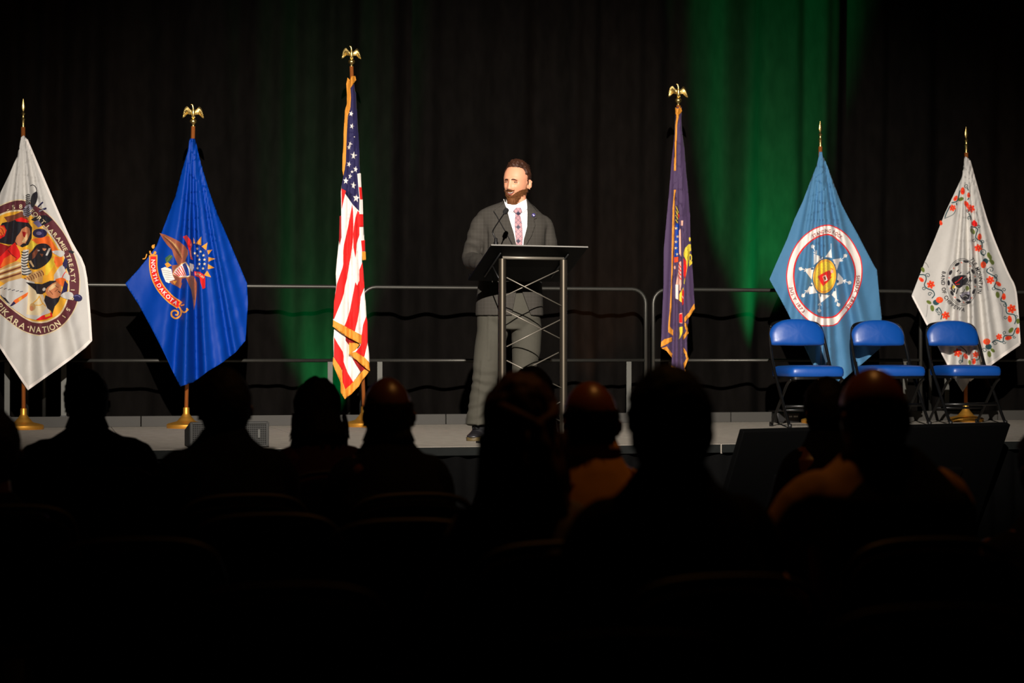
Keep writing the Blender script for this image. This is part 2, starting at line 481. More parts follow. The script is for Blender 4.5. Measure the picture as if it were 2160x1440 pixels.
def lay(name, art, mats, parent, surf, gx=3.0, gy=6.0, base_level=0.0, solid=0.0):
    """triangulate the shapes, cut them along the cloth grid and drape them"""
    keys = []
    bm = bmesh.new()
    groups = {}
    for it in art.items: groups.setdefault(it[2], []).append(it)
    done = []; top_level = 0                                  # a shape lies one layer above whatever it overlaps
    for lv in sorted(groups):
        bbs = [(min(p[0] for p in g[1]), max(p[0] for p in g[1]), min(p[1] for p in g[1]), max(p[1] for p in g[1])) for g in groups[lv]]
        G = (min(q[0] for q in bbs), max(q[1] for q in bbs), min(q[2] for q in bbs), max(q[3] for q in bbs)); L = 0
        for (H, hb, hl) in done:
            if hl < L or H[0] > G[1] or H[1] < G[0] or H[2] > G[3] or H[3] < G[2]: continue
            if any(not (x[0] > y[1] or x[1] < y[0] or x[2] > y[3] or x[3] < y[2]) for x in hb for y in bbs): L = hl + 1
        done.append((G, bbs, L)); top_level = max(top_level, L)
        for col, pts, _ in groups[lv]:
            if col not in keys: keys.append(col)
            vs = [bm.verts.new((p[0], p[1], L)) for p in pts]
            try: f = bm.faces.new(vs)
            except ValueError: continue
            f.material_index = keys.index(col)
    big = [f for f in bm.faces if len(f.verts) > 4]
    if big: bmesh.ops.triangulate(bm, faces=big)
    xs = [v.co.x for v in bm.verts]; ys = [v.co.y for v in bm.verts]
    for no in ((1 / gx, 0.0), (0.0, 1 / gy), (1 / gx, 1 / gy)):      # cell sides and cell diagonals
        q = lambda v: v.co.x * no[0] + v.co.y * no[1]
        byk = {}
        for f in bm.faces:
            w = [q(v) for v in f.verts]; lo, hi = min(w), max(w)
            for k in range(math.floor(lo + 1e-3) + 1, math.ceil(hi - 1e-3)): byk.setdefault(k, 0)
        n2 = no[0] ** 2 + no[1] ** 2
        for k in sorted(byk):
            fs = [f for f in bm.faces if min(q(v) for v in f.verts) < k - 1e-3 and max(q(v) for v in f.verts) > k + 1e-3]
            if not fs: continue
            vs = set(v for f in fs for v in f.verts); ee = set(e for f in fs for e in f.edges)
            bmesh.ops.bisect_plane(bm, geom=list(vs) + list(ee) + fs, plane_co=(no[0] * k / n2, no[1] * k / n2, 0), plane_no=(no[0], no[1], 0), dist=1e-4)
    bm.normal_update()
    for f in bm.faces:
        if f.normal.z < 0: f.normal_flip()
    for v in bm.verts: v.co = surf(v.co.x, v.co.y, v.co.z + base_level)
    o = from_bm(name, bm, [mats[k] for k in keys], parent, recalc=False)
    if solid:
        sm = o.modifiers.new('t', 'SOLIDIFY'); sm.thickness = solid; sm.offset = 1.0
    o['layers'] = top_level
    return o
def lay_each(name, art, *a, **k):
    """one part for every line of lettering or strip of trim"""
    for lv in sorted(set(i[2] for i in art.items)):
        one = Art(); one.items = [i for i in art.items if i[2] == lv]
        lay(name, one, *a, **k)

def cloth_mat(name, rgb, **k):
    return mat(name, rgb, k.pop('rough', 0.72), bump=k.pop('bump', 0.12), bump_scale=k.pop('bump_scale', 18), noise_amt=0.03, noise_scale=30, spec=k.pop('spec', 0.25), sheen=k.pop('sheen', 0.05), **k)
FLAGY = 15.55
LAYER = 0.0003             # one layer of printed colour
GX, GY = 3.0, 6.0          # cloth grid in picture pixels
def make_surf(xp, ytop, ybot, ridges, amp=1.0, sway=0.03, seed=0.0, y0=FLAGY):
    cache = {}
    def depth(px, py):
        t = (py - ytop) / (ybot - ytop)
        q = (px - xp) / (t + 0.07)
        d = -0.045 * math.exp(-(q / 60.0) ** 2) - 0.02
        d += sway * (abs(px - xp) / 130.0) ** 1.5
        e = smoothstep(0.0, 0.3, t) * (0.35 + 0.65 * t)
        for (c, w, a) in ridges:
            d -= amp * a * math.exp(-((q - c) / w) ** 2) * (0.25 + 0.75 * e)
        d += amp * 0.012 * e * noise.noise(Vector((px * 0.030 + seed, py * 0.006, seed)))
        d += amp * 0.005 * e * noise.noise(Vector((px * 0.05 - seed, py * 0.035 + px * 0.02, 3.0 + seed)))
        return d
    def corner(i, j):
        if (i, j) not in cache: cache[(i, j)] = depth(i * GX, j * GY)
        return cache[(i, j)]
    def surf(px, py, lv):
        i, j = math.floor(px / GX), math.floor(py / GY); u, v = px / GX - i, py / GY - j
        a, b, c = corner(i + 1, j), corner(i, j + 1), (corner(i, j) if u + v <= 1 else corner(i + 1, j + 1))
        d = c + (a - c) * u + (b - c) * v if u + v <= 1 else c + (b - c) * (1 - u) + (a - c) * (1 - v)
        return at_plane(px, py, y0 + d - lv * LAYER)
    return surf

# ------------------------------------------------------------------ flag poles
gold_m = mat('polished_gold', (240, 208, 130), 0.34, 1.0, noise_amt=0.12, noise_scale=50, bump=0.15, bump_scale=90)
goldbase_m = mat('satin_gold', (236, 172, 70), 0.46, 0.85, noise_amt=0.08, noise_scale=20)
wood_m = mat('oak_pole', (150, 84, 36), 0.45, noise_amt=0.25, noise_scale=14, stretch=(6, 6, 0.4))
collar_m = mat('brass_collar', (205, 155, 90), 0.35, 1.0)
def flagpole(px, top_py, pole_top_py, kind, label, lean_px=0.0):
    """px: pole at the floor; finial tip at top_py; lean_px: sideways shift of the top"""
    b = at_plane(px, 760, FLAGY)
    root = empty('flagpole', (b.x, FLAGY, STAGE))
    tag(root, label, 'flagpole', 'gold based flag poles along the stage')
    bm = bmesh.new()
    lathe(bm, [(0.146, 0), (0.150, 0.006), (0.150, 0.028), (0.140, 0.036), (0.110, 0.044), (0.075, 0.052), (0.066, 0.058), (0.062, 0.064), (0.057, 0.068), (0.053, 0.076), (0.047, 0.080),
               (0.038, 0.092), (0.030, 0.104), (0.025, 0.112), (0.024, 0.15), (0.0235, 0.158), (0.018, 0.160)], seg=48)
    from_bm('base', bm, goldbase_m, root, angle=40)
    zt = at_plane(px, pole_top_py, FLAGY).z - STAGE; zf = at_plane(px, top_py, FLAGY).z - STAGE
    dx = at_plane(px + lean_px, 760, FLAGY).x - b.x
    bm = bmesh.new(); tube(bm, [(0, 0, 0.14), (dx, 0, zt)], 0.0155, 16); from_bm('pole', bm, wood_m, root)
    h = zf - zt
    if kind == 'spear':
        bm = bmesh.new()
        lathe(bm, [(0.012, 0), (0.012, h * .25), (0.016, h * .28), (0.011, h * .32), (0.009, h * .42), (0.017, h * .47), (0.010, h * .52), (0.006, h * .56)], (dx, 0, zt), 20)
        rr = []
        for k, (w, z) in enumerate(((0.004, .55), (0.013, .63), (0.016, .70), (0.012, .82), (0.006, .93), (0.0012, 1.0))):
            rr.append([Vector((dx + w * math.cos(a), 0.45 * w * math.sin(a), zt + h * z)) for a in [2 * math.pi * i / 12 for i in range(12)]])
        loft(bm, rr); fi = from_bm('finial', bm, gold_m, root, angle=50)
    else:
        s = h / 0.30
        bm = bmesh.new()
        lathe(bm, [(0.012, 0), (0.012, 0.03 * s), (0.024, 0.045 * s), (0.028, 0.065 * s), (0.022, 0.088 * s), (0.012, 0.098 * s), (0.016, 0.108 * s), (0.012, 0.115 * s)], (dx, 0, zt), 24)
        fi = from_bm('finial', bm, gold_m, root, angle=60)
        bm = bmesh.new()   # eagle body with head turned to the side
        O = Vector((dx, 0, zt))
        tube(bm, [O + Vector(p) * s for p in ((0, 0, .10), (0, -.004, .135), (0, -.010, .18), (0, -.008, .215), (-.002, -.008, .245), (-.008, -.010, .268), (-.014, -.012, .284))], [.014 * s, .022 * s, .027 * s, .021 * s, .013 * s, .015 * s, .011 * s], 14, dome=True)
        tube(bm, [O + Vector(p) * s for p in ((-.014, -.012, .282), (-.028, -.014, .286), (-.036, -.014, .276))], [.009 * s, .006 * s, .002 * s], 8)
        for sx in (-1, 1):
            tube(bm, [O + Vector(p) * s for p in ((sx * .012, -.012, .14), (sx * .016, -.016, .118), (sx * .017, -.024, .108))], [.010 * s, .008 * s, .004 * s], 8)
        from_bm('eagle_body', bm, gold_m, fi)
        for sx in (-1, 1):
            bm = bmesh.new()   # spread wing: fan of overlapping feathers
            lead = catmull([(0.012, -.004, .205), (0.05, .0, .232), (0.078, .012, .262), (0.105, .02, .245), (0.128, .018, .19), (0.142, .008, .11)], 5)
            trail = catmull([(0.010, -.002, .150), (0.04, .004, .155), (0.07, .012, .160), (0.09, .016, .145), (0.115, .014, .12), (0.140, .008, .105)], 5)
            n = len(lead)
            fr, bk = [], []
            for i in range(n):
                ra, rb = [], []
                for j in range(7):
                    t = j / 6; p = lead[i].lerp(trail[i], t)
                    rid = 0.004 * (i % 2) * (t ** .5) + 0.008 * math.sin(math.pi * t)
                    ra.append(bm.verts.new(O + Vector((sx * p.x, p.y - rid, p.z)) * s)); rb.append(bm.verts.new(O + Vector((sx * p.x, p.y + 0.006 - rid * .3, p.z)) * s))
                fr.append(ra); bk.append(rb)
            for i in range(n - 1):
                for j in range(6):
                    bm.faces.new((fr[i][j], fr[i + 1][j], fr[i + 1][j + 1], fr[i][j + 1])); bm.faces.new((bk[i][j], bk[i][j + 1], bk[i + 1][j + 1], bk[i + 1][j]))
                bm.faces.new((fr[i][0], bk[i][0], bk[i + 1][0], fr[i + 1][0])); bm.faces.new((fr[i][6], fr[i + 1][6], bk[i + 1][6], bk[i][6]))
            bm.faces.new([r for r in fr[-1]] + [r for r in bk[-1]][::-1]); bm.faces.new([r for r in bk[0]] + [r for r in fr[0]][::-1])
            from_bm('wing', bm, gold_m, fi, angle=30)
    return root, dx
# ------------------------------------------------------------------ flags
def flag(name, outline, art, lettering, mats, cloth_key, label, surf, letters_mats=None, hem=None):
    a = Art(); a.raw(cloth_key, outline, 0.0)
    top = lay(name, a, mats, None, surf, solid=0.002)
    tag(top, label, 'flag', 'ceremonial flags on stage')
    em = lay('emblem', art, mats, top, surf, base_level=4)
    lay_each('lettering', lettering, mats, top, surf, base_level=6 + em['layers'])
    if hem is not None: lay_each('hem', hem, mats, top, surf, base_level=3)
    return top
FM = {}
def fm(key, rgb, **k): FM[key] = cloth_mat('cloth_' + key, rgb, **k)
for k, c in dict(white=(238, 230, 222), cream=(226, 208, 168), maroon=(96, 44, 52), navy=(38, 34, 78), royal=(4, 62, 196), red=(226, 30, 28), darkred=(150, 22, 26), orange=(236, 110, 40),
                 amber=(232, 172, 50), yellow=(226, 200, 60), black=(30, 28, 36), brown=(122, 66, 44), skin=(196, 128, 88), tan=(202, 160, 100), grey=(150, 146, 160), goldcloth=(226, 150, 48),
                 sky=(72, 122, 160), skydark=(52, 92, 128), teal=(36, 74, 80), olive=(112, 124, 48), pink=(224, 170, 150), plum=(74, 56, 88), offwhite=(204, 201, 195), feather=(150, 84, 60), featherdark=(98, 50, 36), green=(56, 92, 60),
                 violet=(112, 106, 150), flower=(240, 76, 34), tanlight=(222, 190, 140)).items():
    fm(k, c)
FM['royal'] = cloth_mat('cloth_royal_satin', (0, 58, 154), rough=0.55, spec=0.15, sheen=0.0)

# ---- white flag with the round maroon seal
flagpole(50, 208, 268, 'spear', 'spear topped flagpole carrying the white flag with the round maroon seal', -2)
S = make_surf(47, 286, 822, [(-45, 16, .045), (18, 14, -.03), (48, 18, .05), (95, 16, -.02), (-110, 30, .04), (125, 14, .03)], amp=1.8, sway=0.02, seed=1.3)
out = [(44, 290), (50, 285), (56, 292), (72, 330), (92, 376), (110, 421), (132, 470), (150, 510), (168, 542), (178, 562), (184, 610), (188, 645), (191, 690), (194, 719), (180, 734), (150, 757), (110, 786), (59, 823),
       (40, 795), (20, 764), (0, 732), (-28, 690), (-52, 650), (-78, 606), (-60, 560), (-40, 505), (-15, 445), (0, 408), (20, 366), (36, 330), (40, 312)]
E = Art(0, 0, 1)
OUTER = [(42, 420), (70, 429), (100, 449), (124, 475), (141, 500), (157, 535), (167, 570), (169, 600), (165, 635), (150, 667), (125, 693), (89, 708), (62, 704), (40, 694), (20, 679), (0, 663), (-30, 635), (-55, 600), (-66, 560), (-62, 510), (-45, 470), (-20, 445), (10, 428)]
INNER = [(45, 446), (66, 455), (88, 473), (108, 498), (125, 524), (137, 552), (144, 600), (140, 632), (126, 660), (104, 674), (83, 678), (62, 674), (35, 657), (8, 634), (-18, 605), (-36, 570), (-40, 530), (-34, 496), (-18, 468), (12, 450)]
E.poly('cream', *[v for p in OUTER for v in p], smooth=4)
sh = lambda P, k: [((p[0] - 53) * k + 53, (p[1] - 563) * k + 563) for p in P]
E.band('maroon', sh(OUTER, .985), sh(INNER, 1.03))
E.poly('amber', *[v for p in INNER for v in p], smooth=4)
E.frame(0, 380, 7.2)
E.poly('orange', 500, 890, 620, 870, 740, 845, 880, 1060, 960, 1200, 900, 1160, 800, 1110, 720, 1010, 560, 960, 450, 960)
E.poly('yellow', 440, 900, 500, 920, 560, 970, 480, 1060, 390, 1010)
E.poly('yellow', 760, 1180, 870, 1200, 800, 1330, 720, 1440, 690, 1440, 690, 1300)
E.poly('orange', 830, 1150, 940, 1180, 960, 1270, 870, 1330, 820, 1240)
E.poly('black', 30, 650, 150, 620, 240, 590, 430, 640, 490, 720, 480, 880, 430, 980, 340, 1020, 260, 980, 130, 975, 0, 950, -60, 800)
E.poly('brown', 60, 560, 230, 520, 330, 470, 430, 600, 240, 600, 120, 640)
E.poly('red', 225, 595, 330, 560, 445, 620, 425, 645, 250, 625)
E.poly('skin', 330, 740, 400, 700, 450, 730, 462, 800, 420, 900, 380, 970, 280, 1000, 230, 930, 250, 860, 300, 800)
E.poly('tanlight', 380, 850, 420, 800, 420, 890, 370, 950, 330, 940)
E.poly('darkred', 335, 775, 395, 790, 380, 870, 350, 850)
E.circ('black', 350, 985, 40, 22, -30)
E.poly('red', 0, 690, 60, 685, 100, 760, 70, 850, 0, 890, -60, 800)
E.circ('orange', 20, 770, 60, 70)
E.stroke('darkred', 10, 0, 720, 40, 760, 60, 820); E.stroke('darkred', 10, 0, 790, 30, 830, 30, 870)
E.poly('darkred', -60, 950, 0, 955, 130, 1000, 230, 960, 260, 1020, 200, 1120, 0, 1200, -60, 1200)
E.poly('red', 150, 1010, 230, 940, 260, 1010, 300, 1080, 312, 1160, 250, 1220, 100, 1280, 0, 1340, -40, 1200)
E.poly('orange', 60, 1190, 160, 1130, 240, 1160, 230, 1220, 90, 1290, 0, 1320); E.stroke('darkred', 14, 120, 1060, 180, 1130, 250, 1180)
E.poly('tan', -100, 1340, 0, 1340, 250, 1230, 330, 1250, 340, 1440, 300, 1560, 100, 1580, -60, 1500)
for k in range(4): E.stroke('brown' if k % 2 else 'cream', 26, -40, 1400 + 40 * k, 120, 1340 + 44 * k, 320, 1270 + 46 * k)
E.poly('offwhite', 350, 1060, 440, 1050, 430, 1200, 400, 1300, 490, 1390, 420, 1450, 330, 1430, 320, 1200)
for k in range(9): E.stroke('black', 15, 325 + (k > 5) * 8, 1085 + 42 * k, 370, 1100 + 42 * k, 430 + (k > 5) * 40, 1078 + 42 * k)
E.poly('black', 440, 1120, 480, 1080, 560, 980, 680, 960, 760, 1010, 792, 1110, 765, 1200, 680, 1290, 560, 1350, 460, 1330, 430, 1200, smooth=3)
E.poly('brown', 490, 1110, 560, 1030, 595, 1060, 530, 1170, 490, 1200); E.poly('skin', 645, 1030, 710, 1040, 680, 1075, 650, 1062); E.poly('brown', 600, 1115, 660, 1120, 640, 1165)
E.poly('tanlight', 440, 1230, 470, 1215, 520, 1310, 500, 1320)
E.poly('offwhite', 740, 1030, 775, 1030, 720, 1145, 692, 1140); E.circ('offwhite', 585, 1068, 20, 8)
E.poly('offwhite', 790, 1078, 930, 1065, 985, 1110, 930, 1165, 850, 1130, smooth=3)
E.poly('offwhite', 830, 1440, 900, 1320, 960, 1280, 1005, 1400, 980, 1460, 900, 1560, 810, 1560)
E.poly('navy', 950, 1270, 985, 1180, 1035, 1210, 1000, 1350, 970, 1365)
E.poly('black', 470, 600, 560, 540, 700, 530, 800, 600, 740, 640, 640, 690, 560, 640); E.poly('violet', 500, 640, 580, 600, 640, 690, 580, 720)
E.circ('navy', 605, 805, 110, 70); E.circ('violet', 590, 805, 42, 28); E.stroke('offwhite', 16, 640, 710, 740, 800, 830, 920, 900, 1050)
E.poly('grey', 350, 530, 350, 450, 400, 370, 480, 360, 505, 430, 465, 520, 425, 570)
for k in range(5): E.stroke('black', 14, 350 + 8 * k, 420 + 30 * k, 400, 440 + 26 * k, 440 + 8 * k, 400 + 30 * k)
E.poly('offwhite', 398, 240, 440, 200, 462, 250, 445, 330, 405, 400, 388, 340)
for k in range(6): E.stroke('black', 15, 392, 240 + 28 * k, 425, 215 + 28 * k, 458, 232 + 26 * k)
E.poly('black', 490, 215, 520, 190, 560, 170, 572, 240, 552, 330, 500, 412, 468, 380, 462, 300, smooth=3); E.stroke('black', 10, 460, 85, 500, 70, 545, 110, 556, 180, 530, 230)
E.stroke('navy', 22, 575, 405, 610, 370, 652, 330); E.stroke('navy', 28, 590, 475, 640, 450, 705, 425); E.stroke('offwhite', 10, 600, 470, 660, 445)
E.poly('black', 1030, 1080, 1080, 1060, 1130, 1090, 1100, 1120); E.poly('black', 1030, 1240, 1060, 1380, 1040, 1410, 1005, 1330)
E.frame(0, 560, 7.2)
E.poly('offwhite', 820, 200, 820, 140, 880, 50, 970, 10, 1010, 110, 1060, 150, 1060, 230, 1000, 220, 930, 195)
E.stroke('red', 12, 940, 190, 970, 130, 1000, 90)
E.poly('tan', 370, 190, 480, 110, 640, 60, 660, 130, 640, 260, 500, 250, 390, 250)
for k in range(8): E.stroke('brown', 14, 372 + 36 * k, 190 - 16 * k, 400 + 36 * k, 215 - 16 * k, 410 + 36 * k, 250 - 15 * k)
E.poly('offwhite', 0, 320, 130, 240, 330, 190, 520, 250, 560, 330, 550, 430, 650, 440, 690, 530, 740, 660, 780, 745, 640, 815, 540, 825, 400, 790, 250, 690, 130, 600, 0, 450)
E.poly('cream', 430, 300, 540, 290, 560, 420, 640, 450, 700, 650, 600, 760, 400, 740, 420, 560)
for k in range(6): E.stroke('navy' if k % 2 else 'black', 9, 0 + 60 * k, 350 + 10 * k, 40 + 62 * k, 330 + 12 * k)
for k in range(5): E.stroke('black', 12, 10 + 22 * k, 445 + 26 * k, 40 + 20 * k, 480 + 20 * k, 90 + 14 * k, 500 + 18 * k)
E.poly('orange', 160, 600, 220, 520, 430, 400, 412, 460, 240, 580, 180, 612); E.poly('navy', 150, 615, 210, 540, 240, 575, 180, 615); E.poly('amber', 280, 500, 330, 470, 330, 510, 290, 540)
E.poly('red', 540, 825, 640, 760, 780, 710, 800, 770, 700, 815, 600, 830); E.poly('amber', 680, 750, 760, 720, 770, 760, 690, 785)
E.poly('black', 390, 250, 520, 270, 640, 280, 760, 230, 870, 230, 790, 290, 700, 350, 690, 400, 640, 430, 560, 430, 540, 380, 556, 300)
E.poly('black', 690, 450, 780, 490, 880, 470, 920, 460, 890, 545, 830, 620, 792, 745, 770, 680, 720, 650, 670, 530)
E.poly('skin', 690, 390, 720, 330, 800, 270, 862, 238, 930, 300, 935, 420, 885, 485, 800, 500, 720, 460)
E.poly('tanlight', 740, 340, 800, 285, 850, 265, 850, 320, 790, 360, 730, 400)
E.stroke('brown', 10, 840, 300, 860, 320, 890, 330); E.stroke('black', 14, 885, 385, 905, 405, 920, 415); E.stroke('brown', 10, 745, 375, 780, 410, 800, 440); E.stroke('brown', 9, 830, 400, 850, 380, 880, 360)
E.poly('orange', 838, 212, 930, 183, 1002, 212, 985, 300, 942, 312, 872, 250, smooth=3); E.poly('navy', 985, 220, 1032, 280, 1022, 380, 955, 450, 912, 472, 942, 380, 962, 310)
E.circ('tan', 495, 625, 46, 58); E.circ('skin', 480, 650, 30, 40); E.stroke('amber', 14, 500, 570, 560, 520, 600, 460); E.stroke('amber', 12, 540, 600, 610, 600, 660, 570); E.stroke('amber', 12, 600, 470, 640, 560, 700, 620)
E.circ('offwhite', 668, 360, 22, 28, 30)
E.poly('offwhite', 920, 450, 1000, 398, 1090, 410, 1115, 470, 1060, 515, 960, 490, smooth=3); E.circ('navy', 1180, 487, 70, 52, 10); E.stroke('violet', 12, 1130, 460, 1180, 455, 1220, 480)
Lt = Art(0, 380, 7.2)
Lt.text('cream', 'FORT LARAMIE TREATY', 62, 470, 455, 560, 540, 680, 660, 800, 790, 900, 900, 990, 1050, 1060, 1210, 1100, 1400, 1120, 1560)
Lt.text('cream', '-58', 62, 90, 450, 200, 410, 360, 395)
Lt.frame(0, 560, 7.2)
Lt.text('cream', '1851', 58, 1105, 350, 1095, 480, 1050, 640, 960, 790)
Lt.text('cream', 'PIKARA', 88, -20, 590, 90, 720, 230, 850, 385, 935); Lt.circ('cream', 428, 932, 12)
Lt.text('cream', 'NATION', 88, 455, 955, 600, 975, 760, 950, 905, 860)
Hm = Art(0, 0, 1)
Hm.stroke('white', 5, 56, 294, 110, 421, 150, 511, 177, 562, 187, 645, 192, 718, smooth=3); Hm.stroke('white', 6, 192, 717, 150, 754, 60, 818, smooth=3); Hm.stroke('white', 5, 60, 819, 20, 760, -28, 686, smooth=3)
flag('flag', out, E, Lt, FM, 'offwhite', 'white flag with a round maroon seal of three painted figures and feathers', S, hem=Hm)

# ---- royal blue flag
flagpole(393, 218, 266, 'eagle', 'eagle topped flagpole carrying the royal blue flag with the brown eagle', 14)
S = make_surf(406, 291, 815, [(-16, 13, .075), (10, 10, -.07), (26, 14, .06), (62, 22, .05), (98, 12, .05), (84, 8, -.03), (-70, 26, .06), (-40, 12, -.03), (-105, 22, .035), (125, 16, .03)], amp=1.6, sway=0.03, seed=4.1)
out = [(399, 296), (401, 292), (411, 292), (414, 300), (420, 330), (441, 402), (462, 458), (483, 507), (502, 552), (521, 597), (523, 640), (520, 690), (518, 718), (498, 742), (470, 764), (436, 785), (408, 806), (380, 815),
       (372, 800), (350, 752), (322, 697), (294, 645), (264, 598), (290, 570), (312, 543), (330, 518), (350, 466), (370, 412), (385, 355), (396, 318)]
E = Art(300, 480, 6.857)
E.poly('feather', 250, 78, 330, 100, 440, 150, 540, 200, 620, 270, 662, 330, 662, 390, 632, 450, 612, 510, 520, 545, 490, 480, 455, 400, 430, 320, 360, 250, 310, 180, 280, 130)
for k in range(7): E.stroke('featherdark', 7, 300 + 30 * k, 125 + 22 * k, 380 + 28 * k, 200 + 30 * k, 460 + 18 * k, 300 + 26 * k)
for k in range(5): E.stroke('tan', 5, 330 + 36 * k, 130 + 24 * k, 430 + 30 * k, 210 + 34 * k, 520 + 14 * k, 330 + 26 * k)
E.poly('feather', 625, 720, 700, 690, 750, 700, 792, 800, 792, 900, 768, 1100, 748, 1190, 728, 1000, 700, 880, 660, 790)
for k in range(4): E.stroke('featherdark', 7, 660 + 26 * k, 730, 700 + 18 * k, 860, 735 + 8 * k, 1040)
E.poly('feather', 430, 545, 520, 535, 600, 500, 690, 560, 700, 690, 640, 720, 575, 740, 565, 800, 480, 820, 440, 700)
E.poly('white', 685, 512, 740, 528, 748, 580, 722, 642, 688, 600); E.poly('goldcloth', 738, 535, 760, 545, 742, 565)
E.poly('white', 272, 590, 330, 568, 420, 600, 440, 690, 472, 745, 385, 802, 340, 782, 300, 690)
for k in range(5): E.stroke('grey', 6, 290 + 14 * k, 610 + 34 * k, 350 + 14 * k, 622 + 32 * k, 420 + 8 * k, 640 + 26 * k)
E.poly('green', 330, 440, 400, 388, 445, 420, 400, 480, 350, 522); E.stroke('olive', 8, 350, 500, 390, 440, 430, 400)
E.poly('goldcloth', 325, 525, 370, 500, 425, 545, 360, 582); E.stroke('goldcloth', 14, 360, 550, 420, 545)
E.poly('feather', 390, 775, 470, 750, 580, 800, 552, 882, 505, 850, 430, 815); E.poly('goldcloth', 440, 775, 505, 765, 470, 822)
E.poly('tan', 565, 515, 632, 490, 702, 600, 698, 705, 640, 722, 535, 722, 436, 672, 475, 600)
E.poly('white', 572, 528, 624, 500, 692, 602, 690, 698, 642, 712, 535, 712, 448, 668, 482, 604)
for k in range(5): E.stroke('red', 15, 490 + 12 * k, 600 - 14 * k + 20, 540 + 14 * k, 690 - 2 * k, smooth=0) if False else E.stroke('red', 13, 455 + 26 * k, 655 - 26 * k, 530 + 24 * k, 705 - 3 * k, smooth=0)
E.poly('royal', 582, 532, 622, 508, 668, 596, 684, 690, 642, 700)
E.poly('red', 590, 132, 640, 105, 704, 180, 724, 250, 708, 300, 714, 400, 736, 470, 700, 455, 680, 340, 690, 250, 640, 220, 602, 152)
E.stroke('pink', 8, 702, 230, 700, 260); E.stroke('pink', 8, 700, 330, 704, 420)
for t in ((775, 228, 855, 125, 852, 255), (858, 272, 945, 215, 925, 325), (938, 328, 1015, 318, 955, 392), (958, 425, 1058, 450, 958, 492), (952, 525, 1048, 580, 948, 602), (940, 622, 998, 718, 890, 690), (742, 140, 765, 225, 738, 228)):
    E.poly('goldcloth', *t)
E.poly('navy', 745, 228, 800, 236, 870, 285, 925, 355, 955, 450, 948, 540, 920, 620, 886, 680, 748, 625, smooth=0); E.poly('royal', 748, 240, 800, 246, 866, 294, 918, 360, 946, 450, 938, 538, 912, 612, 878, 668, 750, 616)
for p in ((795, 305), (845, 345), (762, 370), (800, 405), (885, 400), (825, 462), (900, 462), (825, 527), (900, 525), (800, 587), (880, 590)): E.star('cream', p[0], p[1], 24)
E.poly('red', 752, 632, 830, 640, 905, 690, 912, 740, 912, 872, 872, 885, 842, 790, 828, 722, 760, 695)
P = (160, 440, 160, 560, 185, 700, 240, 830, 320, 940, 420, 1040, 515, 1105)
E.stroke('goldcloth', 122, 157, 395, *P, 540, 1125); E.stroke('red', 86, 160, 415, *P, 530, 1112)
E.stroke('goldcloth', 22, 112, 335, 118, 370, 140, 400); E.circ('goldcloth', 185, 362, 20, 22); E.stroke('goldcloth', 22, 140, 405, 165, 385, 190, 365)
E.circ('goldcloth', 158, 275, 22, 28); E.stroke('goldcloth', 14, 150, 270, 180, 245); E.stroke('goldcloth', 14, 5, 452, 45, 440, 66, 380)
E.stroke('goldcloth', 24, 530, 1140, 562, 1200, 552, 1270, 490, 1312, 430, 1280, 425, 1222, 470, 1195, 518, 1222, 508, 1262, 475, 1255)
E.stroke('goldcloth', 22, 550, 1180, 605, 1225, 652, 1190, 640, 1165); E.stroke('goldcloth', 22, 640, 1190, 672, 1185); E.stroke('goldcloth', 20, 555, 1125, 595, 1118, 600, 1105)
Lt = Art(300, 480, 6.857)
Lt.text('white', 'NORTH DAKOTA', 56, 158, 462, 160, 560, 185, 700, 240, 830, 320, 940, 420, 1040, 505, 1098)
Lt.text('cream', 'UNUM', 34, 765, 662, 830, 680, 890, 725)
flag('flag', out, E, Lt, FM, 'royal', 'royal blue flag with a brown eagle and a red lettered scroll', S)

# ---- striped national flag with gold fringe
flagpole(768, 97, 141, 'eagle', 'tall eagle topped flagpole carrying the red and white striped flag', -27)
S0 = make_surf(742, 160, 840, [(-14, 8, .05), (4, 7, .05), (-5, 5, -.035), (16, 7, .045), (24, 5, -.03), (32, 10, .03)], amp=0.75, sway=0.01, seed=7.7, y0=FLAGY - 0.035)
def lower(px, py, lv): return S0(px, py, lv - 140)
W = [(690, 80), (690, 280), (690, 480), (690, 660)]
def U(i, *xy): return [v for k in range(0, len(xy), 2) for v in (W[i][0] + xy[k] / 7.2, W[i][1] + xy[k + 1] / 7.2)]
A = Art()
cl = U(0, 350, 740, 410, 690, 440, 850, 470, 1400) + U(1, 490, 300, 500, 610, 515, 620, 520, 830, 540, 1010, 548, 1230, 555, 1430) + U(2, 565, 180, 580, 360, 530, 390, 530, 520, 555, 700, 565, 900, 590, 1200, 600, 1340) + \
     U(3, 600, 60, 615, 200, 615, 430, 640, 620, 645, 760, 560, 680, 430, 600, 505, 490, 520, 350, 400, 280, 250, 200, 90, 120) + U(2, 95, 1380, 110, 1100, 140, 880, 130, 700, 160, 380, 180, 200, 190, 0) + U(1, 190, 1300, 215, 1250, 210, 900, 222, 780, 265, 560, 295, 100) + U(0, 305, 1420, 320, 1100, 340, 800)
A.poly('white', *cl)
A.poly('navy', *(U(0, 345, 750, 410, 690, 440, 850, 472, 1440) + U(1, 475, 0, 490, 300, 500, 610, 458, 622, 470, 760, 490, 1000, 488, 1192, 385, 1085, 390, 942, 320, 890, 218, 842, 222, 780, 265, 560, 295, 100) + U(0, 305, 1420, 330, 1000)))
A.poly('red', *U(1, 218, 845, 285, 882, 240, 1080, 222, 1170))
A.poly('red', *(U(1, 380, 1080, 395, 1200, 400, 1420) + U(2, 390, 215, 355, 460, 330, 600, 300, 780, 270, 890, 255, 1000, 220, 1110, 105, 1390, 95, 1380, 105, 1120, 150, 850, 230, 620, 245, 560, 245, 350, 255, 260, 315, 0) + U(1, 345, 1290)))
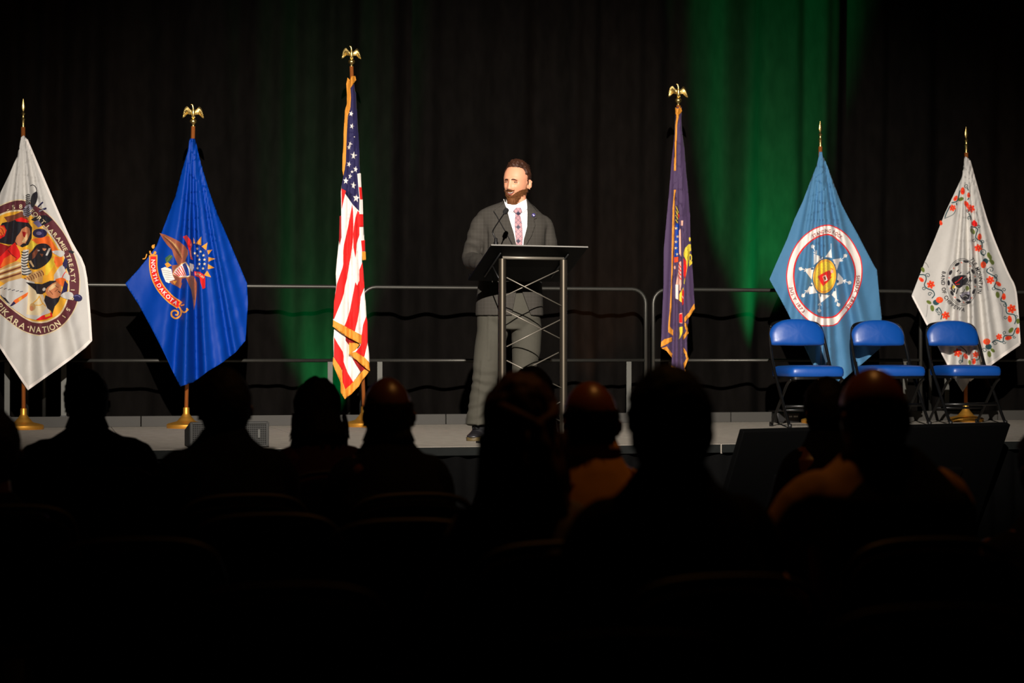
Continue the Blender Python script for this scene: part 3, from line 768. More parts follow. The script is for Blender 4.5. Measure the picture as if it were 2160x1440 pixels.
A.poly('red', *(U(1, 465, 1180, 490, 1212, 490, 1440) + U(2, 490, 110, 450, 240, 440, 400, 430, 462, 400, 300, 395, 100) + U(1, 408, 1420, 430, 1290)))
A.poly('red', *U(1, 482, 825, 525, 825, 540, 1012, 500, 1012)); A.poly('red', *U(1, 490, 1235, 548, 1235, 555, 1430, 490, 1430)); A.poly('red', *U(2, 515, 195, 575, 190, 580, 356, 530, 362))
A.poly('darkred', *(U(1, 190, 1262, 215, 1260) + U(2, 218, 150, 190, 270, 180, 200)))
A.poly('red', *(U(2, 535, 525, 552, 650, 568, 900, 510, 1050, 490, 1250, 455, 1440) + U(3, 460, 120, 420, 285, 265, 195, 300, 110) + U(2, 340, 1280, 380, 1080, 430, 825, 455, 880, 490, 800, 490, 640)))
A.poly('red', *(U(2, 598, 1340) + U(3, 615, 130, 617, 440, 590, 560, 560, 678, 430, 600, 510, 490, 522, 340, 530, 300, 545, 180)))
for (i, x, y, r, ro, sx) in ((0, 365, 1150, 48, 15, .8), (0, 378, 1340, 48, 20, .75), (1, 352, 170, 50, 20, .7), (1, 332, 222, 42, 0, .8), (1, 404, 348, 66, 8, .8), (1, 330, 478, 48, 20, .8), (1, 432, 555, 50, 10, .7), (1, 350, 662, 48, 10, .6), (1, 284, 730, 58, 5, .75), (1, 400, 800, 62, 8, .75), (1, 442, 992, 70, 8, .75)):
    A.frame(W[i][0], W[i][1], 7.2); A.star('white', x, y, r, ro, sx=sx)
A.circ('white', 380, 592, 17); A.circ('white', 415, 62, 9); A.frame(0, 0, 1)
fl = lay('flag', A, FM, None, S0, solid=0.002)
tag(fl, 'gold fringed flag of red and white stripes with white stars on dark blue', 'flag', 'ceremonial flags on stage')
B = Art()
B.poly('white', *U(3, 105, 240, 320, 240, 420, 500, 640, 700, 640, 760, 510, 895, 395, 1050, 280, 1160, 220, 870, 100, 680, 95, 400))
B.poly('red', *U(3, 105, 365, 170, 480, 240, 590, 252, 660, 250, 740, 310, 900, 397, 1050, 283, 1160, 235, 1080, 228, 870, 102, 675))
B.poly('darkred', *U(3, 280, 330, 330, 300, 440, 440, 330, 482, 280, 420)); B.poly('darkred', *U(3, 385, 690, 520, 740, 600, 862, 510, 896, 440, 790))
lay('folded_corner', B, FM, fl, lower, solid=0.002)
G = Art()
def fringe(*xy): G.poly('goldcloth', *xy)
fringe(*U(3, 90, 108, 260, 195, 522, 335, 520, 472, 340, 382, 200, 292, 85, 205))
fringe(*U(3, 340, 610, 430, 588, 560, 668, 642, 750, 652, 880, 600, 850, 440, 705, 330, 628))
G2 = Art()
G2.poly('goldcloth', *U(3, 338, 450, 515, 460, 430, 560, 338, 625)); G2.poly('goldcloth', *U(3, 92, 668, 180, 790, 222, 868, 232, 1050, 280, 1160, 270, 1308, 202, 1205, 200, 1050, 212, 1000, 120, 862, 85, 770)); G2.poly('goldcloth', *U(3, 280, 1160, 395, 1045, 560, 855, 650, 875, 520, 1042, 480, 1115, 360, 1235, 270, 1308))
fringe(*(U(0, 375, 580, 430, 575, 442, 640, 380, 725, 348, 762, 360, 900, 355, 1050, 330, 1130, 308, 1200, 298, 1440) + U(1, 290, 200, 282, 450, 265, 560, 246, 655, 230, 560, 235, 350, 245, 200) + U(0, 250, 1440, 270, 1100, 300, 1000, 300, 850, 290, 700, 310, 600, 345, 640)))
fringe(*U(2, 530, 362, 585, 362, 592, 490, 538, 495))
frm = mat('gold_fringe', (232, 150, 44), 0.7, bump=0.5, bump_scale=120, noise_amt=0.15, noise_scale=120, stretch=(1, 1, .15))
FM['goldfringe'] = frm
for a in (G, G2): a.items = [('goldfringe', p, l) for c, p, l in a.items]
lay_each('fringe', G, FM, fl, S0, base_level=18, solid=0.003); lay_each('fringe', G2, FM, fl, lower, base_level=14, solid=0.003)
cb = at_plane(768 - 27 * .39, 590, FLAGY); bm = bmesh.new()
tube(bm, [(cb.x + .016, FLAGY, at_plane(760, 566, FLAGY).z), (cb.x + .02, FLAGY, at_plane(760, 611, FLAGY).z)], 0.021, 16)
o = from_bm('pole_collar', bm, collar_m); pole_us = [x for x in bpy.data.objects if x.name.startswith('flagpole') and 'striped' in str(x.get('label'))][0]
o.parent = pole_us; o.matrix_parent_inverse = Matrix.Translation(pole_us.location).inverted()

# ---- navy flag with gold fringe
flagpole(1438, 176, 222, 'eagle', 'eagle topped flagpole carrying the furled navy flag', -7)
S = make_surf(1430, 225, 795, [(-22, 7, .05), (-10, 4, -.03), (-3, 6, .05), (7, 4, -.045), (18, 6, .06), (24, 3, -.012), (31, 5, .03)], amp=0.8, sway=0.0, seed=9.2, y0=FLAGY - 0.03)
W = [(1380, 160), (1380, 400), (1380, 600)]
A = Art()
cl = U(0, 322, 480, 420, 470, 415, 650, 430, 880, 460, 1100, 485, 1440) + U(1, 515, 0, 545, 400, 550, 700, 575, 1100, 600, 1440) + U(2, 607, 200, 617, 290, 600, 390, 522, 500, 515, 690, 520, 740, 502, 850, 510, 1050, 525, 1130, 452, 1280, 462, 1365, 440, 1375, 355, 1342, 265, 1240, 270, 1105, 190, 1010, 100, 950, 105, 860, 110, 700, 140, 0) + \
     U(1, 145, 900, 190, 400, 228, 0) + U(0, 262, 1300, 300, 950, 318, 640)
A.poly('plum', *cl)
E = Art()
E.frame(1380, 400, 7.2)
E.poly('black', 335, 240, 350, 235, 385, 370, 352, 505, 318, 500, 322, 340)
for k in range(4): E.stroke('yellow', 13, 330 - 2 * k, 250 + 68 * k, 345, 290 + 64 * k, 368 - 4 * k, 350 + 52 * k)
E.poly('red', 365, 350, 386, 395, 372, 445, 360, 400)
E.poly('royal', 325, 505, 380, 520, 375, 1010, 310, 1022)
for x, y in ((332, 585), (356, 710), (332, 790), (330, 885), (348, 980)): E.star('cream', x, y, 27)
E.poly('flower', 305, 1027, 366, 1015, 366, 1095, 306, 1105); E.poly('pink', 375, 620, 402, 588, 412, 1022, 378, 970); E.poly('pink', 405, 468, 442, 468, 436, 546, 404, 546)
E.poly('pink', 370, 1100, 410, 1085, 412, 1440, 325, 1440, 360, 1250)
for k in range(4): E.stroke('red', 14, 372, 1120 + 60 * k, 390, 1160 + 60 * k, 410, 1180 + 60 * k)
E.circ('pink', 313, 1180, 13, 28)
E.poly('yellow', 445, 960, 468, 885, 520, 828, 556, 828, 556, 870, 512, 900, 500, 1000, 506, 1150, 482, 1300, 460, 1440, 448, 1420, 488, 1200, 488, 1080, 448, 1010)
E.poly('red', 445, 1040, 482, 1080, 496, 1180, 470, 1370, 445, 1300)
E.circ('yellow', 540, 752, 14, 34); E.poly('yellow', 528, 880, 560, 880, 560, 930, 515, 935); E.circ('yellow', 548, 1035, 26, 60); E.circ('plum', 548, 1035, 12, 36); E.poly('yellow', 524, 1090, 576, 1088, 576, 1122, 530, 1165)
E.frame(1380, 600, 7.2)
E.poly('white', 320, 0, 372, 0, 366, 228, 320, 212); E.poly('pink', 380, 0, 412, 0, 400, 92, 380, 92)
E.poly('yellow', 442, 40, 450, 100, 440, 262, 420, 272, 375, 240, 378, 150); E.poly('red', 430, 60, 452, 100, 446, 292, 425, 322, 415, 200); E.stroke('white', 10, 425, 170, 440, 210)
E.poly('pink', 375, 440, 428, 428, 432, 592, 375, 582); E.poly('red', 380, 455, 424, 440, 427, 580, 378, 574); E.poly('yellow', 378, 650, 432, 634, 432, 720, 402, 800, 374, 832, 388, 740)
fl = lay('flag', A, FM, None, S, solid=0.002)
tag(fl, 'furled dark navy flag with a gold fringe and gold and red emblem', 'flag', 'ceremonial flags on stage')
lay('emblem', E, FM, fl, S, base_level=4)
G = Art()
W = [(1380, 160), (1380, 400), (1380, 600)]
G.frame(1380, 160, 7.2); G.poly('goldfringe', 318, 478, 362, 502, 402, 450, 426, 540, 380, 590, 370, 645, 348, 760, 345, 1000, 330, 1440, 298, 1440, 308, 1000, 318, 760, 330, 620, 320, 565)
G.frame(1380, 400, 7.2); G.poly('goldfringe', 298, 0, 326, 0, 308, 400, 302, 800, 286, 1200, 272, 1440, 258, 1440, 266, 1100, 268, 600, 278, 300)
G.frame(1380, 600, 7.2); G.poly('goldfringe', 258, 0, 274, 0, 264, 350, 240, 640, 288, 690, 286, 775, 212, 722, 210, 640, 240, 350)
for q in ((105, 870, 150, 830, 272, 798, 277, 860, 120, 942, 100, 950), (108, 966, 190, 938, 277, 1050, 270, 1108, 190, 1010), (608, 288, 620, 362, 560, 460, 470, 572, 455, 560, 458, 500, 530, 420), (458, 575, 492, 590, 516, 680, 522, 742, 440, 842, 434, 780, 492, 705, 455, 620),
          (438, 955, 492, 1020, 526, 1122, 452, 1282, 440, 1200, 490, 1122, 440, 1010), (264, 1235, 320, 1268, 357, 1342, 340, 1350, 264, 1312), (456, 1285, 466, 1290, 472, 1360, 462, 1360)):
    G.poly('goldfringe', *q)
lay_each('fringe', G, FM, fl, S, base_level=16, solid=0.003)

# ---- light blue flag with the ring of lettering
flagpole(1728, 255, 309, 'spear', 'spear topped flagpole carrying the light blue flag', 3)
S = make_surf(1731, 320, 808, [(-12, 9, .06), (4, 7, -.05), (20, 12, .065), (52, 16, .04), (80, 12, -.03), (-50, 14, .05), (-84, 18, .04), (110, 16, .04)], amp=1.9, sway=0.03, seed=12.5)
out = [(1727, 330), (1728, 320), (1734, 320), (1737, 330), (1748, 357), (1760, 390), (1775, 430), (1792, 463), (1810, 495), (1828, 530), (1845, 562), (1850, 569), (1854, 615), (1860, 669), (1858, 716), (1857, 734), (1836, 752), (1808, 776), (1768, 810), (1757, 798), (1740, 796), (1715, 771), (1696, 728), (1668, 672), (1645, 628), (1623, 589), (1637, 556), (1660, 505), (1676, 462), (1694, 423), (1710, 380), (1722, 350)]
E = Art(1650, 460, 6)
OU = [(585, 80), (700, 120), (790, 180), (850, 240), (910, 325), (960, 420), (995, 500), (1012, 590), (1016, 690), (1005, 800), (965, 930), (915, 1050), (870, 1125), (760, 1260), (690, 1345), (600, 1368), (440, 1360), (330, 1300), (220, 1195), (130, 1070), (75, 930), (50, 770), (58, 640), (100, 480), (190, 310), (320, 180), (450, 108)]
IN = [(590, 215), (680, 268), (790, 370), (870, 500), (912, 640), (910, 780), (870, 950), (780, 1110), (690, 1215), (620, 1245), (500, 1245), (390, 1195), (280, 1100), (200, 980), (162, 830), (155, 690), (180, 550), (240, 430), (340, 320), (460, 240)]
ct = (535, 730)
sc2 = lambda P, d: [(p[0] + d * (p[0] - ct[0]) / math.hypot(p[0] - ct[0], p[1] - ct[1]), p[1] + d * (p[1] - ct[1]) / math.hypot(p[0] - ct[0], p[1] - ct[1])) for p in P]
E.band('red', OU, IN); E.band('white', sc2(OU, -14), sc2(IN, 18))
for q in ((545, 490, 620, 385, 630, 502), (640, 522, 738, 508, 690, 660), (704, 688, 772, 765, 768, 822, 690, 852), (680, 880, 694, 1042, 624, 970), (458, 955, 482, 1076, 605, 978), (376, 810, 318, 908, 345, 962, 440, 945), (402, 620, 310, 640, 300, 682, 372, 775), (400, 592, 400, 448, 522, 500)):
    E.poly('white', *q)
for q in (((660, 600), 15, 22), ((700, 800), 16, 20), ((664, 905), 12, 22), ((486, 975), 10, 24), ((366, 850), 20, 14), ((380, 640), 18, 14), ((490, 496), 14, 22)): E.circ('skydark', q[0][0], q[0][1], q[1], q[2])
for (a, b, c) in (((435, 455), (395, 375), (388, 362)), ((725, 545), (785, 495), (796, 478)), ((770, 790), (832, 812), (848, 815)), ((675, 1025), (705, 1078), (710, 1092)), ((480, 1072), (468, 1140), (470, 1165)), ((320, 915), (280, 955), (268, 976)), ((312, 665), (255, 640), (236, 642)), ((620, 390), (618, 320), (620, 300))):
    dx, dy = b[0] - a[0], b[1] - a[1]; l = math.hypot(dx, dy); nx, ny = -dy / l, dx / l
    tiny = a == (620, 390)
    E.stroke('white', 5 if tiny else 8, a[0], a[1], b[0], b[1], smooth=0)
    if not tiny:
        m = (a[0] * .35 + b[0] * .65, a[1] * .35 + b[1] * .65)
        for s in (-1, 1): E.stroke('white', 11, a[0], a[1], a[0] + dx * .15 + s * nx * 22 + dx * .35, a[1] + dy * .15 + s * ny * 22 + dy * .35, smooth=0)
        E.poly('white', c[0] - nx * 26, c[1] - ny * 26, c[0] + dx / l * 26 - nx * 14, c[1] + dy / l * 26 - ny * 14, c[0] + dx / l * 14, c[1] + dy / l * 14, c[0] + dx / l * 30 + nx * 8, c[1] + dy / l * 30 + ny * 8, c[0] + nx * 26, c[1] + ny * 26, c[0] - dx / l * 26, c[1] - dy / l * 26)
E.circ('skydark', 537, 735, 156, 232, 6, 32); E.circ('amber', 537, 735, 146, 218, 6, 32); E.circ('goldcloth', 537, 735, 132, 200, 6, 32); E.circ('yellow', 537, 735, 124, 190, 6, 32)
E.poly('red', 448, 738, 545, 680, 600, 660, 622, 700, 604, 780, 516, 862, 480, 800); E.poly('white', 505, 738, 552, 718, 574, 782, 532, 804); E.poly('brown', 520, 745, 544, 735, 560, 776, 536, 786)
E.stroke('red', 12, 575, 660, 600, 690, 640, 650); E.stroke('orange', 10, 610, 640, 640, 645, 645, 690); E.circ('pink', 628, 674, 18, 22); E.stroke('red', 10, 600, 770, 625, 740)
Lt = Art(1650, 460, 6)
Lt.text('darkred', 'STANDING ROCK', 42, 385, 232, 470, 185, 560, 160, 600, 162, 660, 180, 755, 248)
Lt.text('darkred', 'SIOUX TRIBE', 40, 962, 722, 955, 840, 925, 950, 880, 1050, 808, 1150)
Lt.text('darkred', 'JULY 1873', 40, 118, 870, 135, 960, 180, 1060, 275, 1190)
flag('flag', out, E, Lt, FM, 'sky', 'light blue flag with a white lettered ring around eight white tepees', S)

# ---- white flag with the floral vine border
flagpole(2037, 267, 322, 'spear', 'spear topped flagpole carrying the white floral flag', 2)
S = make_surf(2040, 332, 825, [(-20, 14, .06), (5, 6, -.06), (16, 12, .065), (42, 10, -.035), (58, 14, .05), (-60, 20, .04), (-40, 9, -.02), (92, 14, .035)], amp=1.8, sway=0.03, seed=17.0)
out = [(2034, 332), (2037, 330), (2044, 335), (2060, 385), (2082, 467), (2100, 510), (2123, 570), (2141, 604), (2146, 650), (2150, 690), (2152, 726), (2094, 767), (2062, 792), (2045, 804), (2031, 826), (2018, 806), (2002, 773), (1978, 728), (1955, 684), (1938, 652), (1923, 623), (1936, 590), (1950, 554), (1970, 508), (1993, 450), (2010, 414), (2024, 384), (2030, 369), (2032, 350)]
E = Art(1910, 540, 5.76)
def vine(*xy): E.stroke('teal', 13, *xy)
def curl(x, y, r, a=0, d=1): E.curl('teal', 8, x, y, r, a, 1.1, d)
def flower(x, y, r):
    for k in range(6):
        a = math.pi / 3 * k + 0.3; E.circ('flower', x + .62 * r * math.cos(a), y + .62 * r * math.sin(a), r * .36, r * .30, math.degrees(a), 12)
    E.circ('red', x, y, r * .42, n=12); E.circ('yellow', x, y, r * .12, n=8)
def berry(x, y, r, rot=0): E.poly('flower', *[c for k in range(12) for c in (x + math.cos(R(rot)) * r * math.cos(k * math.pi / 6) * (1.25 if 3 < k < 9 else .8) - math.sin(R(rot)) * .62 * r * math.sin(k * math.pi / 6), y + math.sin(R(rot)) * r * math.cos(k * math.pi / 6) * (1.25 if 3 < k < 9 else .8) + math.cos(R(rot)) * .62 * r * math.sin(k * math.pi / 6))]); E.circ('red', x, y, r * .3, n=8)
def leaf(x, y, r, rot=0): E.circ('olive', x, y, r, r * .6, rot, 12); E.stroke('green', 4, x - r * math.cos(R(rot)), y - r * math.sin(R(rot)), x + r * math.cos(R(rot)), y + r * math.sin(R(rot)), smooth=0)
def bud(x, y, dx, dy): E.circ('teal', x, y, 40, 34); E.circ('flower', x + dx, y + dy, 44, 38); [E.circ('goldcloth', x + dx * 1.2 + 16 * math.cos(k * 2), y + dy * 1.2 + 16 * math.sin(k * 2), 6, n=6) for k in range(4)]
# centre medallion
E.circ('black', 690, 314, 194, 287, 0, 40); E.circ('offwhite', 690, 314, 189, 281, 0, 40); E.circ('black', 688, 314, 178, 268, 0, 40); E.circ('offwhite', 688, 314, 174, 263, 0, 40)
for x, y, a in ((735, 65, 5), (628, 100, -35), (548, 200, -65), (525, 325, 85), (565, 450, 60), (645, 540, 35), (765, 562, -5), (830, 430, -65), (850, 305, 88), (820, 188, 60)):
    E.circ('black', x, y, 34, 17, a, 12)
for x, y in ((680, 78), (585, 145), (530, 262), (545, 390), (600, 500), (705, 560), (800, 505), (845, 370), (842, 245), (785, 120)): E.circ('flower', x, y, 9, 6, n=6); E.circ('pink', x + 8, y + 8, 8, 5, n=6)
E.poly('black', 558, 292, 600, 248, 680, 230, 745, 240, 765, 300, 705, 352, 650, 392, 600, 352, smooth=2); E.stroke('red', 12, 600, 325, 640, 300, 690, 255); E.stroke('red', 10, 610, 345, 660, 340)
E.poly('grey', 660, 480, 700, 440, 780, 430, 800, 520, 740, 545, 670, 512); E.poly('black', 680, 500, 730, 460, 780, 470, 770, 520, 720, 530); E.stroke('black', 10, 660, 470, 690, 520, 740, 540); E.stroke('offwhite', 7, 690, 500, 730, 480, 760, 500)
E.poly('yellow', 562, 365, 600, 352, 600, 380, 578, 400); E.stroke('black', 16, 600, 390, 590, 440); E.stroke('black', 14, 640, 395, 615, 460); E.stroke('black', 14, 570, 340, 560, 400, 600, 440); E.stroke('black', 12, 700, 350, 760, 340, 790, 400); E.circ('olive', 750, 390, 22, 30); E.stroke('black', 10, 770, 180, 790, 250, 760, 330)
E.stroke('black', 12, 625, 190, 650, 165); E.stroke('black', 10, 655, 215, 680, 195); E.stroke('black', 12, 745, 215, 775, 200); E.stroke('black', 16, 780, 250, 795, 310); E.stroke('offwhite', 6, 700, 280, 740, 250, 760, 270); E.stroke('black', 9, 720, 400, 700, 440, 660, 450)
# vines and flowers
vine(170, 225, 235, 230, 252, 280, 230, 350, 262, 392, 330, 420, 352, 470, 320, 512); curl(272, 235, 30, 180); curl(222, 388, 24, 0); curl(296, 462, 28, 0, -1)
flower(308, 345, 52); berry(198, 290, 36, 40); leaf(212, 165, 34, 70); bud(372, 562, 42, -30); leaf(285, 560, 34, 30); leaf(325, 632, 40, 80); E.stroke('black', 5, 235, 75, 262, 100, 280, 140); E.stroke('black', 4, 268, 590, 262, 680, 250, 740)
vine(430, 770, 440, 690, 405, 625, 378, 660); curl(405, 700, 26, 200); flower(490, 720, 52); curl(385, 655, 22, 90)
vine(1000, 150, 992, 195, 1090, 250, 1110, 290, 1082, 382, 1170, 420, 1182, 470, 1160, 540, 1220, 572, 1230, 690, 1320, 712, 1342, 772, 1325, 825)
curl(1040, 165, 36, 200); curl(1102, 245, 28, 90); curl(1068, 392, 28, 270); curl(1198, 410, 24, 180); curl(1208, 590, 24, 0); curl(1212, 742, 24, 0); curl(1352, 735, 22, 90)
flower(1030, 290, 52); flower(1290, 640, 58); berry(1135, 342, 38, 40); berry(1268, 772, 42, 80); berry(1195, 500, 40, 90); leaf(1120, 470, 40, 80); leaf(1366, 790, 34, 90); leaf(1030, 15, 34, 80); leaf(1052, 75, 34, 60)
E.circ('teal', 972, 62, 34, 36); E.circ('flower', 946, 105, 34, 42); E.stroke('teal', 8, 985, 50, 1030, 60)
E.stroke('grey', 6, 950, 270, 985, 340, 1005, 420); E.stroke('grey', 6, 1145, 570, 1180, 640, 1175, 730, 1188, 780)
vine(1050, 1050, 1100, 1020, 1180, 1042, 1200, 970, 1300, 962, 1340, 880, 1385, 880); curl(1085, 1050, 28, 0); curl(1198, 1045, 22, 0); curl(1205, 930, 24, 90); curl(1320, 980, 20, 0); flower(1138, 980, 42); berry(1242, 996, 42, 170); berry(1362, 915, 40, 100); leaf(1282, 900, 40, 130)
bud(1010, 1100, -22, -62); leaf(1018, 1190, 40, 80); leaf(1060, 1145, 32, 40); curl(960, 1145, 30, 200)
flower(635, 1172, 56); vine(615, 1070, 690, 1110, 742, 1170, 700, 1212, 692, 1290); berry(735, 1222, 38, 60); curl(672, 1280, 26, 90); flower(855, 1195, 42); vine(800, 1252, 882, 1258, 910, 1180); berry(830, 1285, 38, 100); E.stroke('grey', 8, 775, 1195, 800, 1140, 870, 1115); leaf(780, 1290, 30, 80)
E.frame(1910, 320, 5.76)
curl(742, 415, 26, 90); vine(750, 430, 762, 470); berry(695, 485, 44, 90); berry(605, 572, 36, 120); leaf(672, 575, 38, -20); flower(572, 682, 44); vine(660, 470, 648, 530, 625, 600, 560, 620); vine(620, 620, 622, 650); vine(545, 650, 500, 740, 478, 800); E.stroke('teal', 6, 610, 700, 580, 760, 470, 812); berry(768, 532, 32, 90); vine(770, 560, 755, 585)
flower(795, 690, 52); berry(745, 640, 40, 60); vine(770, 745, 795, 800, 790, 830); curl(755, 715, 22, 0); curl(775, 800, 24, 100); E.poly('red', 835, 825, 872, 862, 876, 895, 845, 912, 806, 890, 800, 862)
leaf(815, 965, 42, 60); vine(790, 910, 850, 920, 875, 950, 852, 1042, 920, 1090, 932, 1150, 915, 1230, 960, 1262); curl(890, 912, 24, 180); curl(828, 1075, 26, 300); curl(938, 1095, 22, 180); curl(945, 1225, 40, 250); berry(900, 1040, 40, 95); flower(885, 1168, 50); leaf(1010, 1255, 36, 80); leaf(1050, 1335, 36, 40); berry(432, 870, 30, 80)
Lt = Art(1910, 540, 5.76)
Lt.text('black', 'BAND OF CHIPPEWA', 46, 470, 188, 455, 270, 462, 370, 478, 460, 520, 540, 600, 615, 722, 655)
Lt.text('black', 'TLE MOUNTAIN', 46, 800, 25, 850, 105, 892, 200, 915, 310, 895, 455)
Hm = Art(0, 0, 1)
Hm.stroke('white', 4, 2045, 338, 2082, 467, 2123, 570, 2140, 605, 2146, 650, 2151, 725, smooth=3); Hm.stroke('white', 6, 2150, 725, 2094, 764, 2045, 802, smooth=3); Hm.stroke('white', 4, 2018, 803, 1978, 726, 1925, 624, smooth=3)
flag('flag', out, E, Lt, FM, 'offwhite', 'white flag with a floral vine border and a small round bison emblem', S, hem=Hm)
# ------------------------------------------------------------------ lectern with gooseneck microphone
LD = 12.56
lp = at_depth(1124.5, 752, LD)
LROT = R(8.0)
lect = empty('lectern', (lp.x, lp.y, STAGE), LROT)
tag(lect, 'black truss lectern with a sloping black top in front of the speaking man', 'lectern')
truss_m = mat('bronze_tube', (86, 79, 68), 0.36, 0.85, noise_amt=0.1, noise_scale=12)
rod_m = mat('steel_rod', (122, 116, 105), 0.45, 0.5)
desk_m = mat('black_acrylic', (3, 3, 3), 0.5, spec=0.06)
deskedge_m = mat('desk_edge', (150, 148, 142), 0.35, 0.3)
PH, PW = 0.2075, 1.165
for x in (-PH, PH):
    bm = bmesh.new(); tube(bm, [(x, 0, 0.012), (x, 0, PW)], 0.0235, 18)
    lathe(bm, [(0.029, 0), (0.029, 0.03)], (x, 0, 0.012), 18); lathe(bm, [(0.0265, 0), (0.0265, 0.02)], (x, 0, 0.165), 18)
    from_bm('post', bm, truss_m, lect, angle=40)
bm = bmesh.new(); tube(bm, [(-PH, -0.004, 1.172), (PH, -0.004, 1.172)], 0.010, 10); from_bm('top_bar', bm, rod_m, lect)
def zpx(py): return 0.551 + (752 - py) * LD / F
a = PH - 0.024
for (za, zb) in ((586, 644), (655, 713), (760, 818), (830, 888)):     # falling to the other post
    y = -0.012 if za in (586, 760) else 0.012
    bm = bmesh.new(); tube(bm, [(-a, y, zpx(za)), (a + .003, y, zpx(zb))], 0.0037, 8); from_bm('brace', bm, rod_m, lect)
for (za, zb) in ((569, 624), (674, 731), (743, 800), (848, 906)):
    y = 0.012 if za in (569, 743) else -0.012
    bm = bmesh.new(); tube(bm, [(a - .004, y, zpx(za)), (-a, y, zpx(zb))], 0.0037, 8); from_bm('brace', bm, rod_m, lect)
bm = bmesh.new(); box(bm, (0, 0.06, 0.006), (0.56, 0.46, 0.012), bevel=0.004); from_bm('base_plate', bm, black_m, lect, smooth=False)
SL = 0.466
def deskz(y): return 1.178 - SL * y
tilt = Matrix.Rotation(-math.atan(SL), 3, 'X')
bm = bmesh.new()
box(bm, (0, 0.0965, deskz(0.0965) + 0.008), (0.65, 0.427 * math.sqrt(1 + SL * SL), 0.012), tilt, bevel=0.003)
desk = from_bm('top', bm, desk_m, lect, smooth=False)
bm = bmesh.new(); box(bm, (0, -0.1185, deskz(-0.117) + 0.010), (0.652, 0.003, 0.008), tilt); from_bm('front_edge', bm, deskedge_m, desk, smooth=False)
bm = bmesh.new(); box(bm, (0, 0.305, deskz(0.305) + 0.03), (0.64, 0.012, 0.035), tilt, bevel=0.003); from_bm('book_ledge', bm, desk_m, desk, smooth=False)
for x in (-PH - .03, PH + .012):
    bm = bmesh.new(); tube(bm, [(x, 0.10, deskz(.10) - 0.005), (x + .012, 0.004, 1.035)], 0.004, 8); tube(bm, [(x, -.05, deskz(-.05) - .004), (x, .24, deskz(.24) - .004)], 0.005, 8)
    from_bm('support_arm', bm, black_m, lect)
# microphone (screwed to the desk, but a thing of its own)
mic = empty('microphone', (lp.x, lp.y, STAGE), LROT)
tag(mic, 'black gooseneck microphone rising from the corner of the lectern top', 'microphone')
inv = (Matrix.Translation(lect.location) @ Matrix.Rotation(LROT, 4, 'Z')).inverted()
def lpt(px, py, d): return inv @ at_depth(px, py, d)
mb = lpt(1046, 524, 12.43); mbz = deskz(mb.y) + 0.015
mic_m = mat('mic_black', (18, 18, 18), 0.45, 0.3)
bm = bmesh.new(); lathe(bm, [(0.022, 0), (0.022, 0.012), (0.016, 0.02), (0.015, 0.05), (0.011, 0.056), (0.010, 0.075), (0.006, 0.08)], (mb.x, mb.y, mbz), 20); from_bm('mount', bm, mic_m, mic)
neck = catmull([Vector((mb.x, mb.y, mbz + .07)), lpt(1040, 492, 12.43), lpt(1041, 484, 12.45), lpt(1054, 464, 12.52), lpt(1063, 451, 12.58)], 6)
bm = bmesh.new(); tube(bm, neck, [0.0048 if i < 12 else 0.0040 for i in range(len(neck))], 8); from_bm('gooseneck', bm, mic_m, mic)
h0, h1 = neck[-1], lpt(1068, 443.5, 12.62)
bm = bmesh.new(); tube(bm, [h0, h0.lerp(h1, .3), h0.lerp(h1, .5), h1], [0.006, 0.008, 0.016, 0.0165], 14, dome=True); from_bm('capsule', bm, mat('mic_foam', (12, 12, 12), 0.95, bump=.6, bump_scale=400), mic)

# ------------------------------------------------------------------ people: shared anatomy
skin_m = mat('skin_fair', (214, 150, 117), 0.5, noise_amt=0.06, noise_scale=30, spec=0.35)
def head_point(d, a=0.080, b=0.101, c=0.140, face=1.0):
    """head surface in a frame with the face towards -Y; d is a unit direction"""
    x, y, z = d.x, d.y, d.z
    e = 0.92
    px = a * math.copysign(abs(x) ** e, x); py = b * math.copysign(abs(y) ** e, y); pz = c * math.copysign(abs(z) ** 0.96, z)
    t = max(0.0, -pz / c)
    px *= 1 - 0.30 * t ** 1.7
    if py > 0: py *= 1 - 0.50 * t ** 1.3
    else: py *= 1 - 0.10 * t ** 2
    u = max(0.0, pz / c); px *= 1 + 0.11 * math.sin(math.pi * min(1, u * 1.05))
    if py > 0: py *= 1.0 + 0.04 * math.sin(math.pi * u)
    if face:
        w = smoothstep(0.0, -0.05, py)
        g = lambda cx, cz, sx, sz: math.exp(-((abs(px) - cx) / sx) ** 2 - ((pz - cz) / sz) ** 2)
        dn = 0.0
        if -0.066 < pz < 0.020:
            tt = (0.020 - pz) / 0.072
            ridge = (0.006 + 0.022 * tt ** 1.4) if pz > -0.046 else 0.026 * max(0, 1 - (-0.046 - pz) / 0.012)
            dn += ridge * math.exp(-(px / (0.009 + 0.007 * tt)) ** 2)
        dn += 0.009 * g(0.013, -0.046, 0.007, 0.008)
        dn -= 0.016 * g(0.033, 0.001, 0.016, 0.012)
        dn += 0.007 * g(0.028, 0.024, 0.028, 0.009)
        dn += 0.008 * g(0.044, -0.034, 0.018, 0.018)
        dn += 0.004 * g(0.0, -0.082, 0.030, 0.012)
        dn += 0.012 * g(0.0, -0.122, 0.026, 0.016)
        dn -= 0.004 * g(0.0, -0.100, 0.030, 0.006)
        py -= w * dn
    return Vector((px, py, pz))
def sphere_dirs(nu, nv):
    for j in range(nv + 1):
        th = math.pi * j / nv
        yield [Vector((math.sin(th) * math.cos(2 * math.pi * i / nu - math.pi / 2), math.sin(th) * math.sin(2 * math.pi * i / nu - math.pi / 2), math.cos(th))) for i in range(nu)]
